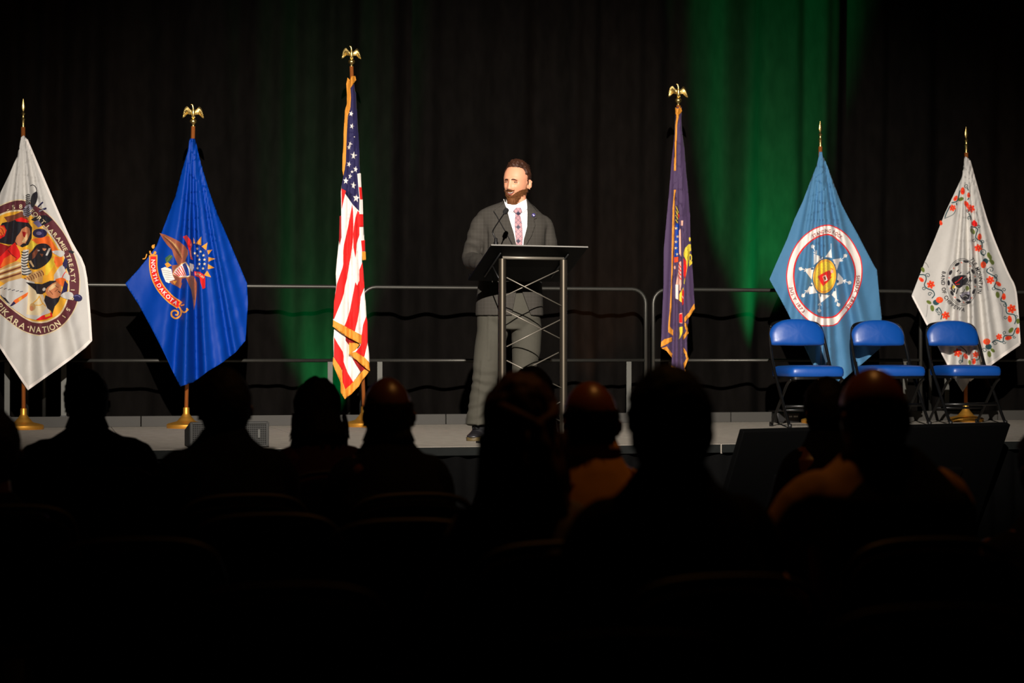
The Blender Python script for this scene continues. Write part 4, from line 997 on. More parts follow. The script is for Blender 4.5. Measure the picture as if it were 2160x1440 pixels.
def head_shell(bm, M, fn, nu=72, nv=56, keep=None):
    """closed or partial shell over the head surface; fn(point, dir) -> point, keep(point) -> bool"""
    rows = []
    for row in sphere_dirs(nu, nv):
        rows.append([(head_point(d), d) for d in row])
    vs = {}
    def V(j, i):
        i %= nu
        if j in (0, nv): i = 0
        k = (j, i)
        if k not in vs:
            p, d = rows[j][i]; vs[k] = bm.verts.new(M @ fn(p, d))
        return vs[k]
    for j in range(nv):
        for i in range(nu):
            q = [(j, i), (j, i + 1), (j + 1, i + 1), (j + 1, i)]
            if keep and not all(keep(rows[a][b % nu][0]) for a, b in q): continue
            f = []
            for a, b in q:
                v = V(a, b)
                if v not in f: f.append(v)
            if len(f) > 2: bm.faces.new(f)
def ear(bm, M, sx, s=1.0):
    O = Vector((sx * 0.079, 0.012, -0.008))
    pts = []
    for k in range(14):
        a = 2 * math.pi * k / 14
        pts.append((0.019 * math.cos(a) * (1 + .25 * math.sin(a)), 0.034 * math.sin(a)))
    prof = ((0.0, 0.55), (0.006, 0.95), (0.012, 1.05), (0.015, 0.95), (0.012, 0.72), (0.009, 0.40), (0.008, 0.0))
    rings = []
    for off, k in prof:
        rings.append([M @ (O + Vector((sx * off * s + sx * 0.010 * (p[0] / 0.019 + .2) * 1.0, p[0] * max(k, .02), p[1] * max(k, .02)))) for p in pts])
    loft(bm, rings)
def hand(bm, wrist, direction, palm_n, side, curl=0.5, s=1.0):
    """palm with five separate fingers; side = +1 when the thumb is on the +cross side"""
    d = direction.normalized(); n = (palm_n - d * palm_n.dot(d)).normalized(); x = d.cross(n) * side
    P = lambda a, b, c: wrist + (x * a + d * b + n * c) * s
    tube(bm, [P(0, -.02, 0), P(0, .01, 0), P(0, .04, 0), P(0, .075, 0), P(0, .088, 0)], [(.024 * s, .018 * s), (.026 * s, .018 * s), (.038 * s, .017 * s), (.041 * s, .015 * s), (.038 * s, .012 * s)] if abs(n.dot(frames([P(0, -.02, 0), P(0, .09, 0)])[1][0])) < .7 else [(.018 * s, .024 * s), (.018 * s, .026 * s), (.017 * s, .038 * s), (.015 * s, .041 * s), (.012 * s, .038 * s)], 14, dome=True)
    for off, L, r in ((.030, .070, .0088), (.010, .080, .0092), (-.010, .074, .0088), (-.029, .058, .0078)):
        pts = [P(off, .078, 0)]; a = 0.15
        for k, f in enumerate((.45, .32, .23)):
            a += curl * (0.6 if k == 0 else 0.8)
            v = pts[-1] + (d * math.cos(a) + n * math.sin(a)) * (L * f * s) + x * (off * .06 * s); pts.append(v)
        tube(bm, pts, [r * s, r * .98 * s, r * .9 * s, r * .78 * s], 9, dome=True)
    pts = [P(.026, .012, .006), P(.046, .034, .012), P(.056, .058, .020), P(.056, .078, .026)]
    tube(bm, pts, [.013 * s, .0105 * s, .0095 * s, .008 * s], 9, dome=True)
def hair_strands(bm, M, count, pick, length, width, dirf, rnd, shift=None):
    """short tapered locks rooted on the head surface"""
    made = 0; tries = 0
    while made < count and tries < count * 30:
        tries += 1
        z = rnd.uniform(-1, 1); a = rnd.uniform(0, 2 * math.pi); r = math.sqrt(1 - z * z)
        d = Vector((r * math.cos(a), r * math.sin(a), z)); p = head_point(d)
        if not pick(p): continue
        n = (Vector((p.x / .08 ** 2, p.y / .1 ** 2, p.z / .14 ** 2))).normalized()
        t = dirf(p, n, rnd); L = length(p) * rnd.uniform(.7, 1.25)
        q0 = p + n * .001 + (shift(p) if shift else Vector((0, 0, 0))); q1 = q0 + (t * .75 + n * .45).normalized() * L * .5; q2 = q1 + t * L * .5
        w = width * rnd.uniform(.7, 1.2)
        tube(bm, [M @ q0, M @ q1, M @ q2], [w, w * .8, w * .15], 4, caps=True)
        made += 1

# ------------------------------------------------------------------ the man at the lectern
MD = 13.2
mp = at_depth(1093, 752, MD)
K = F / MD
def MX(px): return (px - 1093.0) / K
def MZ(py): return 0.551 + (752.0 - py) / K
man = empty('person', (mp.x, mp.y, STAGE), -YAW)   # replaced by his body below
Mman = Matrix.Translation((mp.x, mp.y, STAGE)) @ Matrix.Rotation(-YAW, 4, 'Z')
Minv = Mman.inverted()
def V3(px, y, py): return Vector((MX(px), y, MZ(py)))
hands_at = []
lh = Minv @ (Matrix.Translation(lect.location) @ Matrix.Rotation(LROT, 4, 'Z') @ Vector((-0.215, 0.235, deskz(0.235) + .045)))
rh = Minv @ (Matrix.Translation(lect.location) @ Matrix.Rotation(LROT, 4, 'Z') @ Vector((0.19, 0.20, deskz(0.20) + .045)))
SHL, ELL = V3(1013, 0.0, 472), V3(996, 0.02, 546)
SHR, ELR = V3(1150, 0.02, 478), V3(1163, 0.06, 548)
HIPL, KNL, ANL = V3(1040, 0.0, 680), V3(1027, -0.04, 780), V3(1012, -0.02, 893)
HIPR, KNR, ANR = V3(1108, 0.03, 680), V3(1107, -0.02, 778), V3(1108, 0.12, 897)
HC = Vector((MX(1090), -0.005, MZ(386)))
HM = Matrix.Translation(HC) @ Matrix.Rotation(R(-27), 4, 'Z') @ Matrix.Rotation(R(3), 4, 'Y') @ Matrix.Scale(0.98, 4)
def limb(bm, chain, rad, seg=16): tube(bm, catmull(chain, 4), [rad[min(int(i / 4), len(rad) - 2)] + (rad[min(int(i / 4), len(rad) - 2) + 1] - rad[min(int(i / 4), len(rad) - 2)]) * ((i % 4) / 4 if i < 4 * (len(chain) - 1) else 1) for i in range(4 * (len(chain) - 1) + 1)], seg, dome=True)
# body: one continuous skin
bm = bmesh.new()
head_shell(bm, HM, lambda p, d: p, 96, 72)
ear(bm, HM, 1); ear(bm, HM, -1)
loft(bm, [superring(MX(1094), .012, MZ(470), .085, .075, 24), superring(MX(1094), .008, MZ(447), .062, .062, 24), superring(MX(1093), .008, MZ(430), .058, .060, 24), superring(MX(1092), .006, MZ(412), .055, .060, 24)])
loft(bm, [superring(MX(1074), .02, MZ(690), .14, .10), superring(MX(1075), .02, MZ(640), .165, .11), superring(MX(1077), .02, MZ(600), .155, .105), superring(MX(1085), .02, MZ(540), .165, .105), superring(MX(1089), .02, MZ(490), .175, .10), superring(MX(1092), .015, MZ(462), .16, .075), superring(MX(1093), .01, MZ(452), .08, .06)])
limb(bm, [V3(1040, 0.01, 466), SHL, SHL.lerp(ELL, .5), ELL, ELL.lerp(lh, .5), lh], [.05, .055, .048, .042, .036, .024])
limb(bm, [V3(1135, 0.01, 470), SHR, SHR.lerp(ELR, .5), ELR, ELR.lerp(rh, .5), rh], [.05, .055, .048, .042, .036, .024])
dl = (Minv.to_3x3() @ (Matrix.Rotation(LROT, 3, 'Z') @ Vector((0.25, -1, SL)))).normalized(); up = (Minv.to_3x3() @ (Matrix.Rotation(LROT, 3, 'Z') @ Vector((0, SL, 1)))).normalized()
hand(bm, lh + dl * .02, dl, -up, 1, .18); hand(bm, rh + dl * .02, (dl + Vector((-.25, 0, 0))).normalized(), -up, -1, .18)
limb(bm, [V3(1050, .02, 640), HIPL, HIPL.lerp(KNL, .5), KNL, KNL.lerp(ANL, .45), ANL, V3(1012, -.02, 908)], [.08, .082, .07, .055, .048, .027, .027])
limb(bm, [V3(1098, .02, 640), HIPR, HIPR.lerp(KNR, .5), KNR, KNR.lerp(ANR, .45), ANR, V3(1108, .12, 908)], [.08, .082, .07, .055, .048, .027, .027])
for fx, fy in ((1012, -.02), (1108, .12)):
    tube(bm, [V3(fx, fy + .04, 918), V3(fx, fy - .02, 918), V3(fx - 3, fy - .09, 921)], [.026, .026, .018], 12, dome=True)
b2 = remeshed(bm, 0.0055, 3, 0.4)
body = from_bm('person', b2, skin_m)
bpy.data.objects.remove(man, do_unlink=True)
body.name = 'person'
man = body
man.matrix_world = Mman
tag(man, 'smiling bearded man in a dark grey suit and checked tie standing behind the lectern', 'person')
# eyes, brows, lips, teeth
eye_m = mat('eye_white', (196, 178, 164), 0.3); iris_m = mat('iris_dark', (40, 26, 18), 0.2); brow_m = mat('brow_brown', (74, 40, 24), 0.9)
lip_m = mat('lip', (176, 98, 84), 0.45); tooth_m = mat('teeth_white', (248, 240, 228), 0.3); mouth_m = mat('mouth_dark', (60, 20, 18), 0.8)
def on_face(x, z, out=0.0):
    """point on the face surface at head x, z"""
    best = None
    lo, hi = Vector((x, 0, z)), None
    d = Vector((x / .08, -1, z / .14)).normalized()
    for it in range(40):
        p = head_point(d)
        d = (d + Vector(((x - p.x) / .1, 0, (z - p.z) / .15)) * .6).normalized()
    p = head_point(d)
    return Vector((p.x, p.y - out, p.z))
for s in (-1, 1):
    bm = bmesh.new()
    c = on_face(s * .033, .000, -.0052)
    bmesh.ops.create_uvsphere(bm, u_segments=20, v_segments=14, radius=.0125, matrix=HM @ Matrix.Translation(c))
    ew = from_bm('eye', bm, eye_m, man)
    bm = bmesh.new(); bmesh.ops.create_uvsphere(bm, u_segments=16, v_segments=10, radius=.0100, matrix=HM @ Matrix.Translation(c + Vector((-.001, -.0062, -.0008)))); from_bm('iris', bm, iris_m, ew)
    for up_ in (1, -1):
        bm = bmesh.new()
        pts = [HM @ (c + Vector((s * x, -.0125 + 9.0 * x * x, up_ * (.0044 - 11 * x * x) - .0005))) for x in [-.017 + .0034 * k for k in range(11)]]
        tube(bm, pts, [.0014 + .0022 * math.sin(math.pi * k / 10) for k in range(11)], 8); from_bm('eyelid', bm, skin_m, man)
    bm = bmesh.new()
    tube(bm, [HM @ (c + Vector((s * x, -.0150 + 9.0 * x * x, .0030 - 11 * x * x))) for x in [-.015 + .003 * k for k in range(11)]], .0021, 6); from_bm('eyelashes', bm, iris_m, man)
    bm = bmesh.new()
    pts = []
    for k in range(9):
        x = .012 + .036 * k / 8
        pts.append(HM @ on_face(s * x, .0155 + .0035 * math.sin(math.pi * min(1, k / 7)) - (.004 * (k / 8) ** 2), .0020))
    tube(bm, pts, [(.0026, .0048), (.0034, .0066), (.0034, .0068), (.0034, .0064), (.0034, .0058), (.003, .005), (.0026, .004), (.002, .0026), (.001, .0014)], 8); from_bm('eyebrow', bm, brow_m, man)
def mouth_curve(z0, bow, w, out, n=11): return [HM @ on_face(-w + 2 * w * k / (n - 1), z0 + bow * (2 * k / (n - 1) - 1) ** 2, out) for k in range(n)]
bm = bmesh.new(); tube(bm, mouth_curve(-.0765, .012, .027, -.001), [(.003, .0035 + .0055 * math.sin(math.pi * k / 10)) for k in range(11)], 10); from_bm('mouth', bm, mouth_m, man)
bm = bmesh.new(); tube(bm, mouth_curve(-.0740, .011, .021, .0022), [(.002, .002 + .0042 * math.sin(math.pi * k / 10)) for k in range(11)], 10); from_bm('teeth', bm, tooth_m, man)
bm = bmesh.new(); tube(bm, mouth_curve(-.0835, .018, .026, .0030), [.0008 + .0028 * math.sin(math.pi * k / 10) for k in range(11)], 10); from_bm('lip', bm, lip_m, man)
bm = bmesh.new(); tube(bm, mouth_curve(-.0685, .010, .029, .0020), [.0008 + .0018 * math.sin(math.pi * k / 10) for k in range(11)], 8); from_bm('lip', bm, lip_m, man)
# hair and beard
hair_m = mat('hair_brown', (58, 32, 19), 0.6, noise_amt=0.5, noise_scale=60, spec=0.3, stretch=(1, 1, .4))
beard_m = mat('beard_brown', (104, 64, 34), 0.7, noise_amt=0.45, noise_scale=90, spec=0.2, stretch=(1, 1, .25))
def hair_level(p):
    """positive inside the hair, in metres from the hairline"""
    ax = abs(p.x)
    if p.y > 0.02: return min(p.z + .085 + .5 * max(0, .045 - p.y) * 0 + (p.y - .045) * .2, .05)
    front = p.z - (.100 - 1.0 * max(0, ax - .052)) + .005 * noise.noise(p * 70)            # hairline over the forehead
    side = min(p.z + (.035 if p.y > -.005 else -.005 + 1.2 * max(0, -.005 - p.y) * -1), (p.y + (.034 if p.z > .055 else .014)) * 1.2 + .003 * noise.noise(p * 90))   # temples and sideburns
    return max(front, side)
def hair_zone(p): return hair_level(p) > 0
def hair_thick(p): return (.004 + .008 * smoothstep(.02, .085, p.z) + .009 * smoothstep(.085, .135, p.z)) * smoothstep(-.004, .022, hair_level(p)) + .0012
rn = random.Random(11)
bm = bmesh.new()
head_shell(bm, HM, lambda p, d: p + Vector((d.x, d.y, d.z)) * (hair_thick(p) * (1 + .35 * noise.noise(p * 70))), 200, 150, hair_zone)
hair_strands(bm, HM, 1500, hair_zone, lambda p: .010 + .016 * smoothstep(.07, .12, p.z), .0014, lambda p, n, r: (Vector((.5 if p.z > .08 else 0, .35, -.55 if p.z < .08 else .15)) + Vector((r.uniform(-.3, .3), r.uniform(-.3, .3), r.uniform(-.2, .2)))).normalized(), rn)
from_bm('hair', bm, hair_m, man)
def beard_zone(p):
    if p.y > 0.028 or p.z > 0.0: return False
    ax = abs(p.x)
    if ax > 0.056 and p.y > -.016 and -.05 < p.z < .0: return True                      # sideburn
    if ax < 0.036:
        if -0.0695 + .011 * (ax / .027) ** 2 < p.z < -0.0515: return True       # moustache
        return p.z < -0.0895 + .019 * (ax / .03) ** 2
    return p.z < -0.068 + (ax - .036) * .75
bm = bmesh.new()
head_shell(bm, HM, lambda p, d: p + Vector((d.x * .7, d.y, d.z * .9)) * ((.0035 + .003 * smoothstep(.036, .02, abs(p.x)) * smoothstep(-.074, -.066, p.z) + .017 * smoothstep(-.085, -.135, p.z)) * (1 + .4 * noise.noise(p * 80))) + Vector((-.25 * p.x, -.004, -.030)) * smoothstep(-.095, -.14, p.z) * smoothstep(.03, -.03, p.y), 210, 190, beard_zone)
hair_strands(bm, HM, 1500, beard_zone, lambda p: (.007 if p.z > -.072 else .012) + .022 * smoothstep(-.08, -.13, p.z), .0013, lambda p, n, r: (Vector(((.9 if p.x > 0 else -.9) if p.z > -.072 and abs(p.x) < .036 else 0, -.15, -1)) + Vector((r.uniform(-.25, .25), r.uniform(-.2, .2), 0))).normalized(), rn, shift=lambda p: Vector((-.25 * p.x, -.012, -.036)) * smoothstep(-.095, -.14, p.z) * smoothstep(.03, -.03, p.y))
from_bm('beard', bm, beard_m, man)

# suit
suit_m = plaid('suit_check', (56, 53, 48), (68, 65, 60), 42.0, 42.0, wid=.16, amt=.32)
trouser_m = mat('trouser_grey', (66, 64, 56), 0.85, noise_amt=.08, noise_scale=50, spec=.2)
def wrinkle(bm, f):
    bmesh.ops.recalc_face_normals(bm, faces=bm.faces[:]); bm.normal_update()
    for v in bm.verts: v.co += v.normal * f(v.co)
def fold(p, c, axis, w, a, phase=0.0):
    """a bundle of ridges across an axis, fading with the distance from c"""
    r = (p - c).length
    return a * math.exp(-(r / w) ** 2) * math.sin((p - c).dot(axis) * 95 + phase + 3 * noise.noise(p * 10))
bm = bmesh.new()
def jr(py, xl, xr, ry, tilt=0.0): return superring(MX((xl + xr) / 2), .010, MZ(py), (xr - xl) / 2 / K, ry, 48, 2.3, tilt)
loft(bm, [jr(667, 1003, 1147, .150), jr(640, 1004, 1146, .150), jr(605, 1007, 1143, .143), jr(565, 1014, 1143, .138), jr(530, 1018, 1150, .142), jr(495, 1016, 1157, .146), jr(476, 1012, 1159, .136, -.03),
          jr(463, 1008, 1157, .118, -.05), jr(455, 1006, 1153, .104, -.06), jr(448, 1012, 1146, .096, -.06), jr(440, 1025, 1136, .090, -.05), jr(432, 1043, 1126, .083, -.03), jr(425, 1060, 1116, .076), jr(419, 1064, 1115, .072)])
sl_l = ELL + (lh - ELL).normalized() * ((lh - ELL).length - .05); sl_r = ELR + (rh - ELR).normalized() * ((rh - ELR).length - .05)
limb(bm, [V3(1030, .01, 468), SHL + Vector((.005, 0, .0)), SHL.lerp(ELL, .5) + Vector((-.005, 0, 0)), ELL + Vector((-.008, .01, 0)), ELL.lerp(sl_l, .5), sl_l], [.060, .064, .063, .062, .056, .042], 20)
limb(bm, [V3(1140, .01, 470), SHR + Vector((-.005, 0, .002)), SHR.lerp(ELR, .5), ELR + Vector((.0, .01, 0)), ELR.lerp(sl_r, .5), sl_r], [.060, .063, .061, .059, .054, .042], 20)
b2 = remeshed(bm, 0.008, 7, 0.5)
cE = ELL; armax = (ELL - SHL).normalized()
def jk(p):
    d = fold(p, ELL + Vector((.03, -.03, .06)), Vector((.3, .2, 1)).normalized(), .08, .006) + fold(p, SHL.lerp(ELL, .45), Vector((.5, 0, 1)).normalized(), .10, .003, 1.0)
    d += fold(p, ELR + Vector((0, 0, .05)), Vector((-.3, 0, 1)).normalized(), .08, .004)
    d += .003 * noise.noise(p * 9) + .0015 * noise.noise(Vector((p.x * 22, p.y * 22, p.z * 7)))
    d -= .012 * math.exp(-((p.x - MX(1026)) / .012) ** 2) * smoothstep(MZ(600), MZ(520), p.z) * smoothstep(MZ(470), MZ(500), p.z)
    d -= .012 * math.exp(-((p.x - MX(1154)) / .012) ** 2) * smoothstep(MZ(600), MZ(520), p.z) * smoothstep(MZ(470), MZ(500), p.z)
    return d
wrinkle(b2, jk)
# guide surface for the panels: jacket plus collar cone
gb = b2.copy()
loft(gb, [superring(MX(1090), .008, MZ(y), r, r, 40) for y, r in ((455, .086), (440, .079), (428, .074), (410, .070))])
jacket_bvh = BVHTree.FromBMesh(gb); gb.free()
# the open front below the button and the open collar, cut along clean lines
def cut(p0, p1):
    a_, b_ = Vector((MX(p0[0]), 0, MZ(p0[1]))), Vector((MX(p1[0]), 0, MZ(p1[1])))
    n_ = (b_ - a_).cross(Vector((0, 1, 0)))
    bmesh.ops.bisect_plane(b2, geom=b2.verts[:] + b2.edges[:] + b2.faces[:], plane_co=a_, plane_no=n_, dist=1e-5)
GL_, GR_ = ((1091, 606), (1079, 668)), ((1098, 606), (1121, 668))
for q in (GL_, GR_, ((1000, 606), (1100, 606)), ((1067, 400), (1067, 460)), ((1109, 400), (1109, 460)), ((1000, 437), (1100, 437))): cut(*q)
def in_gap(p):
    py = 752 - (p.z - .551) * K; px = 1093 + p.x * K
    if p.y < .01 and py < 437 and 1067 < px < 1109: return True
    if p.y > -.03 or py < 606: return False
    t = (py - 606) / 62.0
    return 1091 - 12 * t < px < 1098 + 23 * t
bmesh.ops.delete(b2, geom=[f for f in b2.faces if in_gap(f.calc_center_median()) or (f.normal.z < -.8 and f.calc_center_median().z < MZ(660))], context='FACES')
jacket = from_bm('jacket', b2, suit_m, man, recalc=False)
sm = jacket.modifiers.new('t', 'SOLIDIFY'); sm.thickness = .005; sm.offset = -1
def on_jacket(px, py, lift):
    o = Minv @ CP; d = (Minv.to_3x3() @ ray(px, py)).normalized()
    hit, n, i, dist = jacket_bvh.ray_cast(o, d)
    if hit is None: hit = o + d * (MD - .1)
    return hit - d * lift
def panel(name, m, pts, lift, thick=.004, sub=None, parent=None):
    """cloth panel lying on the jacket front"""
    a = sum(pts[i - 1][0] * pts[i][1] - pts[i][0] * pts[i - 1][1] for i in range(len(pts)))
    if a < 0: pts = pts[::-1]
    bm = bmesh.new(); f = bm.faces.new([bm.verts.new((p[0], p[1], 0)) for p in pts])
    bmesh.ops.triangulate(bm, faces=[f])
    for ax in (0, 1):
        lo = min(v.co[ax] for v in bm.verts); hi = max(v.co[ax] for v in bm.verts); k = math.ceil(lo / 3)
        while k * 3 < hi:
            co = [0, 0, 0]; no = [0, 0, 0]; co[ax] = k * 3; no[ax] = 1
            bmesh.ops.bisect_plane(bm, geom=bm.verts[:] + bm.edges[:] + bm.faces[:], plane_co=co, plane_no=no, dist=1e-5); k += 1
    for v in bm.verts: v.co = on_jacket(v.co.x, v.co.y, lift(v.co.x, v.co.y) if callable(lift) else lift)
    for _ in range(2): bmesh.ops.smooth_vert(bm, verts=[v for v in bm.verts if not v.is_boundary], factor=.5, use_axis_x=True, use_axis_y=True, use_axis_z=True)
    o = from_bm(name, bm, m, parent or man, recalc=False)
    s = o.modifiers.new('t', 'SOLIDIFY'); s.thickness = thick; s.offset = 1
    return o
def J(*xy): return [(960 + xy[i] / 6.0, 420 + xy[i + 1] / 6.0) for i in range(0, len(xy), 2)]
shirt_m = mat('shirt_white', (244, 240, 236), 0.75, spec=.2)
shirt = panel('shirt', shirt_m, J(612, 10, 650, 110, 665, 160, 690, 260, 740, 420, 775, 590, 800, 900, 850, 900, 868, 520, 912, 350, 916, 180, 905, 0, 860, 20, 770, 70, 720, 100, 660, 60), .003)
bm = bmesh.new()   # collar stand round the neck and two wings
lo_, hi_ = superring(MX(1091), .008, MZ(436), .074, .074, 40), superring(MX(1090), .006, MZ(419), .069, .069, 40)
hi_ = [Vector((p.x, p.y, p.z - .056 * smoothstep(.02, -.06, p.y))) for p in hi_]; lo_ = [Vector((p.x, p.y - .008, p.z - .040 * smoothstep(.02, -.06, p.y))) for p in lo_]
loft(bm, [lo_, hi_], caps=False)
col = from_bm('collar', bm, shirt_m, shirt); col.modifiers.new('t', 'SOLIDIFY').thickness = .004
panel('collar_wing', shirt_m, J(612, 4, 652, 60, 722, 108, 745, 150, 735, 165, 672, 140, 640, 90), .014, parent=shirt)
panel('collar_wing', shirt_m, J(905, -6, 862, 24, 776, 92, 800, 120, 862, 172, 914, 120, 912, 60), .014, parent=shirt)
tie_m = plaid('tie_check', (170, 128, 132), (112, 88, 104), 46.0, 46.0, rough=.5, rot=R(45), wid=.16, amt=.8, block=((46, 44, 62), 15.3, .30))
tie = panel('tie', tie_m, J(765, 176, 815, 172, 832, 240, 848, 320, 857, 480, 847, 640, 840, 900, 790, 900, 778, 600, 765, 480, 754, 300, 758, 230), .018, .005)
panel('knot', tie_m, J(735, 148, 772, 108, 830, 106, 848, 150, 826, 182, 772, 184, 752, 160), .026, .007, parent=tie)
lapel_m = suit_m
panel('lapel', lapel_m, J(622, 34, 642, 96, 662, 170, 690, 270, 742, 430, 778, 600, 780, 640, 745, 610, 640, 410, 562, 275, 496, 160, 482, 146, 560, 96, 600, 52), .012, .005, parent=jacket)
panel('lapel', lapel_m, J(910, 6, 918, 120, 918, 200, 914, 350, 872, 530, 858, 620, 880, 620, 975, 450, 1015, 330, 1000, 250, 1034, 240, 1040, 150, 985, 80, 940, 40), .012, .005, parent=jacket)
bm = bmesh.new(); tube(bm, [on_jacket(960 + x / 6, 420 + y / 6, .016) for x, y in ((488, 150), (526, 205), (562, 272), (640, 408), (742, 605))], .0026, 6); from_bm('lapel_edge', bm, mat('suit_dark', (26, 24, 22), .9), jacket)
pin = on_jacket(1125.5, 453.5, .022)
bm = bmesh.new(); tube(bm, [pin + Vector((0, -.004, 0)), pin + Vector((0, .004, 0))], .012, 14); pn = from_bm('lapel_pin', bm, mat('pin_violet', (70, 62, 128), .35), jacket)
bm = bmesh.new()
for q in ((-.006, .004, .002, -.004), (.002, -.004, .007, -.002), (-.002, -.005, .004, -.006)): tube(bm, [pin + Vector((q[0], -.006, q[1])), pin + Vector((q[2], -.006, q[3]))], .0018, 6)
from_bm('pin_mark', bm, mat('pin_white', (235, 232, 240), .4), pn)

# trousers
bm = bmesh.new()
loft(bm, [superring(MX(1075), .01, MZ(694), .150, .115, 40), superring(MX(1075), .01, MZ(672), .205, .132, 40), superring(MX(1075), .01, MZ(640), .198, .132, 40), superring(MX(1076), .01, MZ(603), .185, .125, 40), superring(MX(1076), .01, MZ(596), .182, .122, 40)])
tube(bm, [V3(1040, .01, 660), V3(1039, .0, 700), V3(1031, -.01, 740), V3(1026, -.03, 778), V3(1021, -.03, 815), V3(1014, -.02, 850), V3(1009, -.02, 882), V3(1008, -.025, 897)], [.105, .104, .096, .089, .082, .078, .079, .082], 24)
tube(bm, [V3(1106, .02, 660), V3(1111, .01, 700), V3(1110, .0, 740), V3(1105, -.01, 778), V3(1104, .04, 815), V3(1106, .08, 850), V3(1107, .11, 882), V3(1107, .11, 898)], [.105, .103, .094, .080, .076, .074, .075, .075], 24)
b2 = remeshed(bm, 0.008, 5, 0.5)
def tw(p):
    d = fold(p, V3(1020, -.06, 805), Vector((.35, 0, 1)).normalized(), .085, .008) + fold(p, V3(1012, -.06, 868), Vector((-.4, 0, 1)).normalized(), .085, .009, 2.0)
    d += fold(p, V3(1075, -.08, 695), Vector((.6, 0, .8)).normalized(), .09, .003) + fold(p, V3(1107, 0, 800), Vector((0, 0, 1)), .08, .004)
    d += .004 * noise.noise(p * 8)
    cx = 1040 + (p.z - MZ(680)) * -22
    d += .005 * math.exp(-((p.x - MX(1032 if p.z > MZ(760) else 1018 - (MZ(760) - p.z) * 22)) / .010) ** 2) * (p.x < MX(1070))
    return d
wrinkle(b2, tw)
tr = from_bm('trousers', b2, trouser_m, man, recalc=False)
bm = bmesh.new(); loft(bm, [superring(MX(1076), .008, MZ(612), .192, .134, 40), superring(MX(1076), .008, MZ(600), .190, .132, 40)]); belt = from_bm('belt', bm, mat('belt_leather', (16, 14, 13), .4), man, angle=40)
bm = bmesh.new(); bx = V3(1094, -.130, 605); box(bm, bx, (.036, .008, .030), bevel=.003); from_bm('buckle', bm, rod_m, belt, smooth=False)
# shoes
shoe_m = mat('shoe_leather', (34, 33, 36), .35, noise_amt=.2, noise_scale=30); sole_m = mat('shoe_sole', (84, 70, 38), .6)
def shoe(px, y, ang, name='shoe'):
    O = Vector((MX(px), y, 0)); Rz = Matrix.Rotation(R(ang), 3, 'Z')
    prof = ((.085, .030, .060), (.075, .034, .105), (.03, .036, .120), (-.02, .040, .100), (-.07, .048, .070), (-.12, .050, .055), (-.165, .044, .046), (-.195, .026, .034))
    bm = bmesh.new(); rings = []
    for yy, w, h in prof:
        rings.append([O + Rz @ Vector((w * math.cos(a) * (1.0 if math.sin(a) < .2 else .9), yy, .018 + max(0, (h - .018) * (.5 + .5 * math.sin(a)) if True else 0))) for a in [2 * math.pi * k / 20 for k in range(20)]])
    loft(bm, rings)
    up_ = from_bm(name, bm, shoe_m, man)
    bm = bmesh.new(); rr = []
    out = [(w * 1.06, yy) for yy, w, h in prof]; pts = [(w, yy) for w, yy in out] + [(-w, yy) for w, yy in out[::-1]]
    loft(bm, [[O + Rz @ Vector((x * s, yy, z)) for x, yy in pts] for z, s in ((.0, .97), (.004, 1.0), (.020, 1.0), (.024, .95))]); from_bm('sole', bm, sole_m, up_)
    bm = bmesh.new()
    for k in range(4):
        yy = -.010 - .022 * k; zz = .112 - .012 * k
        tube(bm, [O + Rz @ Vector((-.020, yy, zz)), O + Rz @ Vector((0, yy - .006, zz + .006)), O + Rz @ Vector((.020, yy, zz))], .0028, 6)
    from_bm('laces', bm, black_m, up_)
shoe(1010, .0, -12); shoe(1109, .125, 14)
for px_, y_ in ((1011, -.01), (1108, .12)):
    bm = bmesh.new(); tube(bm, [V3(px_, y_, 918), V3(px_, y_ + .01, 905), V3(px_, y_ + .01, 880)], [.050, .048, .052], 18); tube(bm, [V3(px_, y_ + .04, 917), V3(px_ - 1, y_ - .05, 917)], [.046, .044], 14, dome=True); from_bm('sock', bm, mat('sock_charcoal', (22, 22, 24), .9), man)
# ------------------------------------------------------------------ blue folding chairs on the stage
vinyl_m = mat('blue_vinyl', (4, 74, 160), 0.40, noise_amt=.05, noise_scale=20, bump=.12, bump_scale=14, spec=.8)
frame_m = mat('black_enamel', (10, 10, 10), 0.32, spec=.5)
def pad(bm, outline, y_front, y_back, bulge):
    """cushion from an outline in x, z: flat back, domed front"""
    n = len(outline); cx = sum(p[0] for p in outline) / n; cz = sum(p[1] for p in outline) / n
    rings = []
    for k, (s, y) in enumerate(((.0, y_back), (.9, y_back), (.97, y_back - .004), (1.0, (y_front + y_back) / 2), (.985, y_front - .0), (.94, y_front - bulge * .45), (.80, y_front - bulge * .75), (.5, y_front - bulge * .95), (.0, y_front - bulge))):
        rings.append([Vector((cx + (p[0] - cx) * max(s, .002), y, cz + (p[1] - cz) * max(s, .002))) for p in outline])
    loft(bm, rings, caps=True)
